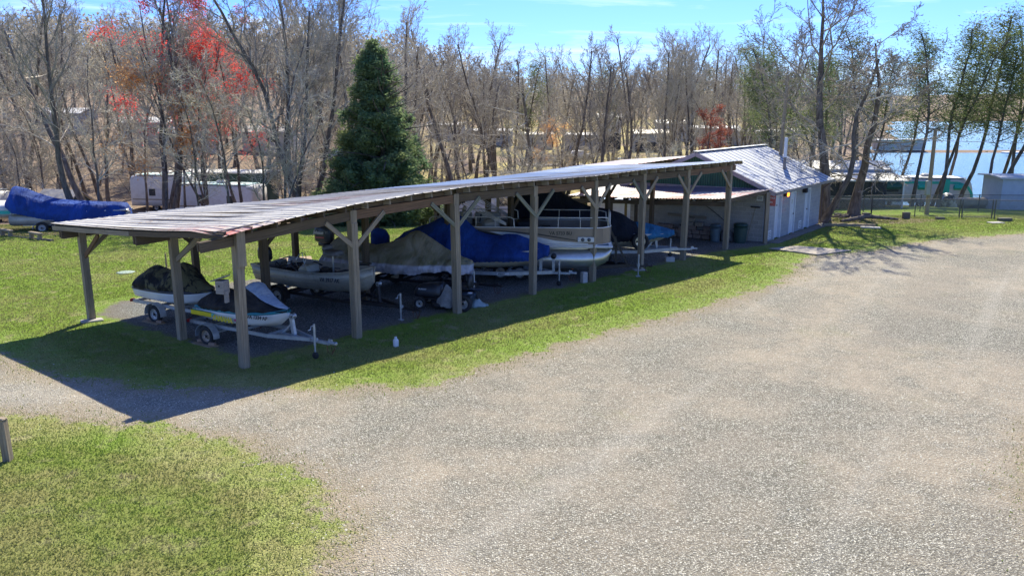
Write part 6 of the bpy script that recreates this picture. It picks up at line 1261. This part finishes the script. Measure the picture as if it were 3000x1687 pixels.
for lab,a,b_,hd in (('push broom leaning on the wall beside the corner post',wp(.75,.5,.05),wp(.55,.1,1.65),True),('black handled tool leaning on the wall behind the rubbish sack',wp(1.85,.5,.05),wp(1.75,.12,1.25),False)):
    o=thing('push_broom' if hd else 'shovel',lab,'broom' if hd else 'shovel',tuple(a)); mb=MB(); mb.cyl((0,0,0),tuple(b_-a),.016,8); mb.build('handle',W_POST if hd else BLKST,o)
    mb=MB(); mb.bbox(tuple(b_-a) if hd else (0,0,.1),(.45,.08,.07) if hd else (.22,.04,.28),.01,wr); mb.build('head',BLKST,o)
o=thing('hung_cable','black cable draped along the block wall under the lean-to roof','cable',tuple(wp(5.6,.04,1.75))); mb=MB(); mb.tube([wp(s_,.05,z_)-wp(5.6,.04,1.75) for s_,z_ in((5.8,1.72),(5,1.8),(4.2,1.8),(3.6,1.78),(3.3,1.72),(2.8,1.45),(2.3,1.1),(1.9,.8))],.014,6); mb.build('cable',BLKST,o); mb=MB(); mb.bbox(wp(3.6,.06,1.8)-wp(5.6,.04,1.75),(.12,.06,.18),.01,wr); mb.build('junction_box',WPL,o)
o=tag(MB().beam(wp(2.9,.12,.98),wp(4.9,.12,1.02),.04,.14).build('shelf_board',W_POST,None),'brown board lying along the wall behind the block pile','board')
# slabs, bottle, stakes, kerb rails
mb=MB(); mb.add([(11.6,36.9,.02),(13.2,35.3,.02),(15.1,36.4,.02),(13.1,37.6,.02),(11.6,36.9,.06),(13.2,35.3,.06),(15.1,36.4,.06),(13.1,37.6,.06)],[(4,5,6,7),(0,1,5,4),(1,2,6,5),(2,3,7,6),(3,0,4,7)]); tag(mb.build('concrete_slab',M('tan_concrete',(.40,.35,.29),.9,0,(.3,.26,.21),2,bs=.3),None),'pale cracked concrete slab set in the grass below the building doors','slab')
mb=MB(); mb.beam((12.25,38.55,.02),(17.2,45.15,.02),.5,.05); tag(mb.build('soil_strip',M('dark_soil',(.2,.185,.16),.95,0,(.12,.11,.09),3,bs=.4),None),'narrow strip of dark soil and gravel along the foot of the door wall','slab')  # low dark strip standing for bare soil and gravel at the wall
o=thing('white_bottle','small white plastic bottle standing on the shaded grass before the shed','bottle',(-3.12,21.45,0)); mb=MB(); mb.rev([(.001,0),(.07,0),(.075,.02),(.075,.17),(.06,.2),(.03,.215),(.03,.22)],(0,0,0),'Z',16); mb.build('body',WPL,o); mb=MB(); mb.rev([(.036,0),(.036,.05),(.001,.05)],(0,0,.22),'Z',12); mb.build('cap',WPL,o)
for x,y,h_,tl,lb in((-13.4,31.6,.75,.0,'short grey stake in the lawn behind the camouflage covered jet ski'),(-10.6,32.3,1.5,-.12,'leaning thin wooden stake in the lawn behind the jet skis')):
    mb=MB(); mb.tube([(0,0,0),(tl*.5,0,h_*.5),(tl,0,h_)],[.035,.035,.03],7); tag(mb.build('wooden_stake',W_TAN,None,(x,y,0)),lb,'stake')
mb=MB(); mb.rev([(.001,.0),(.34,.0),(.34,.015),(.3,.025),(.001,.03)],(0,0,0),'Z',20); tag(mb.build('septic_lid',M('green_lid',(.26,.34,.27),.7),None,(-15.0,31.6,0)),'round pale green lid flush in the lawn behind the shed end','lid')
lump('wooden_pallet','pale timber pad on the grass behind the outboard of the aluminium boat',-9.0,34.0,(1.3,.9,.12),W_TAN,.3,'pallet')
for i,(x,y,lb) in enumerate(((-27.2,42.6,'leftmost low timber rail bench on the lawn edge'),(-25.4,41.3,'middle low timber rail bench on the lawn edge'),(-23.2,40.0,'low timber rail bench nearest the shed end'))):
    o=thing('timber_rail',lb,'rail',(x,y,float(H(x,y))),R(-35)); mb=MB(); mb.bbox((0,0,.3),(1.1,.2,.1),.02); mb.build('rail',W_POST,o)
    for s in(-1,1): mb=MB(); mb.bbox((s*.4,0,.12),(.15,.18,.26),.02); mb.build('foot',W_POST,o)
lg=MB(); lg.tube([(-34,46.5,-.5),(-28,43,-.2),(-22,39.3,0.02)],.07,6); tag(lg.build('edging_log',BARK,None),'long thin log edging the lawn beside the timber rails','log')
o=thing('wooden_post','short weathered wooden post at the lower left picture edge','post',(-9.18,14.1,0)); mb=MB(); mb.beam((0,0,-.1),(-.02,0,.78),.13,.13,up=(1,0,0)); mb.build('shaft',W_POST,o); mb=MB(); mb.bbox((-.02,0,.8),(.15,.15,.05),.02); mb.build('cap',W_POST,o)

# left: blue covered pontoon boat on tandem trailer, motorboat at the edge
t8=trailer('pontoon_trailer','silver tandem axle trailer under the blue covered pontoon boat by the wood',(-20.1,46.8),19,6.6,5.3,2.0,1.6,.45,GALV,.3,tongue=2.0,axles=2)
t8.location.z=float(H(-23,45.5))
b8=thing('pontoon_boat','pontoon boat on the left lawn edge hidden under a royal blue cover','pontoon boat',tuple(at(t8,-1.4,0,.42)),t8.rotation_euler.z); b8.scale=(.84,.91,1)
for y in(-.8,.8): mb=MB(); mb.tube([(-6.9,y,.3),(-6.7,y,.3),(-.8,y,.32),(-.2,y,.42),(.1,y,.55)],[.25,.31,.31,.22,.05],16); mb.build('float',ALU,b8)
mb=MB(); mb.bbox((-3.4,0,.66),(6.8,2.2,.1),.04); mb.build('deck',ALUB,b8)
cv=MB(); cover(cv,[(-7.1,.6,.95,.5,1.2,1.35),(-6.7,1.12,.75,.75,1.55,1.98),(-6.2,1.14,.6,.8,1.55,1.98),(-5.2,1.15,.4,.85,1.3,1.62),(-4.2,1.15,.15,.85,1.1,1.32),(-2.6,1.15,-.1,.85,.98,1.15),(-.8,1.15,-.3,.9,.88,1.04),(-.2,1.05,-.35,.85,.8,.95),(.05,.9,-.35,.6,.55,.7)],.05,4,61,10,5,.05)
c=cv.build('blue_boat_cover',BLU,None,tuple(b8.location)); c.rotation_euler=t8.rotation_euler; c.scale=(.84,1,1); tag(c,'royal blue cover sloping down over the pontoon boat at the edge of the left wood','boat cover')
b9=thing('motorboat','white and teal motorboat cut by the left picture edge','boat',(-29.2,44.6,float(H(-29,44.6))+.5),R(12))
b9.rotation_euler.z=R(190)
mb=MB(); hull(mb,[(-2.6,.1,.8,.35,1.0,1.0),(0,.05,.85,.35,1.05,1.0),(2,.15,.6,.45,.85,1.1),(3.2,.8,.1,.9,.15,1.2)]); mb.build('hull',WHITE,b9)
mb=MB(); mb.box((-1.2,-.99,.55),(3,.02,.18)); mb.box((-1.2,.99,.55),(3,.02,.18)); mb.build('teal_stripe',TEAL,b9); mb=MB(); mb.bbox((.4,0,1.25),(1.4,1.6,.5),.1); mb.build('windscreen',GLASS,b9)
outboard('outboard_motor','black outboard on the stern of the motorboat at the left picture edge',(-26.45,45.1,float(H(-26.4,45))+1.55),190,PLB,1.05)

# ---- one label each for the scattered trees: zone by landmark, then order from the left
def px_of(p): 
    f=p.y*math.cos(R(12.34))-(p.z-6.3)*math.sin(R(12.34)); return 1500+2430*p.x/f
ZN=[(150,'above the motorboat'),(330,'above the blue boat cover'),(450,'above the small blue shed'),(640,'above the striped camper'),(830,'right of the red maple'),(1000,'left of the dark evergreen'),(1230,'behind the dark evergreen'),(1420,'right of the dark evergreen'),(1650,'above the shed roof middle'),(1860,'near the two storey house'),(2060,'above the green gable'),(2300,'behind the metal roofed building'),(9999,'beyond the big lawn tree')]
KD={L_NEAR:'tall wood-edge bare trees',L_HILL:'hillside bare trees',L_MID:'creek bank bare trees',L_FAR:'far slope bare trees'}
bk_={}
for o in bpy.data.objects:
    if o.parent is None and o.get('label') and o.name.split('.')[0] in('bare_tree','bare_sapling','bare_shrub') and o.get('group'):
        lb=o['label']; kd=KD.get(lb) or {'thin bare sapling at the near edge of the left wood':'wood-edge saplings','thin bare sapling on the left hillside':'hillside saplings','thin bare sapling on the bank beyond the boat shed roof':'creek bank saplings','tangled bare shrub in the undergrowth of the wood':'tangled bare shrubs'}.get(lb)
        if not kd: continue
        x=px_of(o.location); z=next(b for a,b in ZN if x<a); bk_.setdefault((kd,z),[]).append((x,o))
for (kd,z),L in bk_.items():
    L.sort(key=lambda q:q[0])
    for i,(x,o) in enumerate(L): o['label']=('%s from left of the %s %s'%(ORD[i],kd,z)) if len(L)>1 else 'only one of the %s %s'%(kd,z)
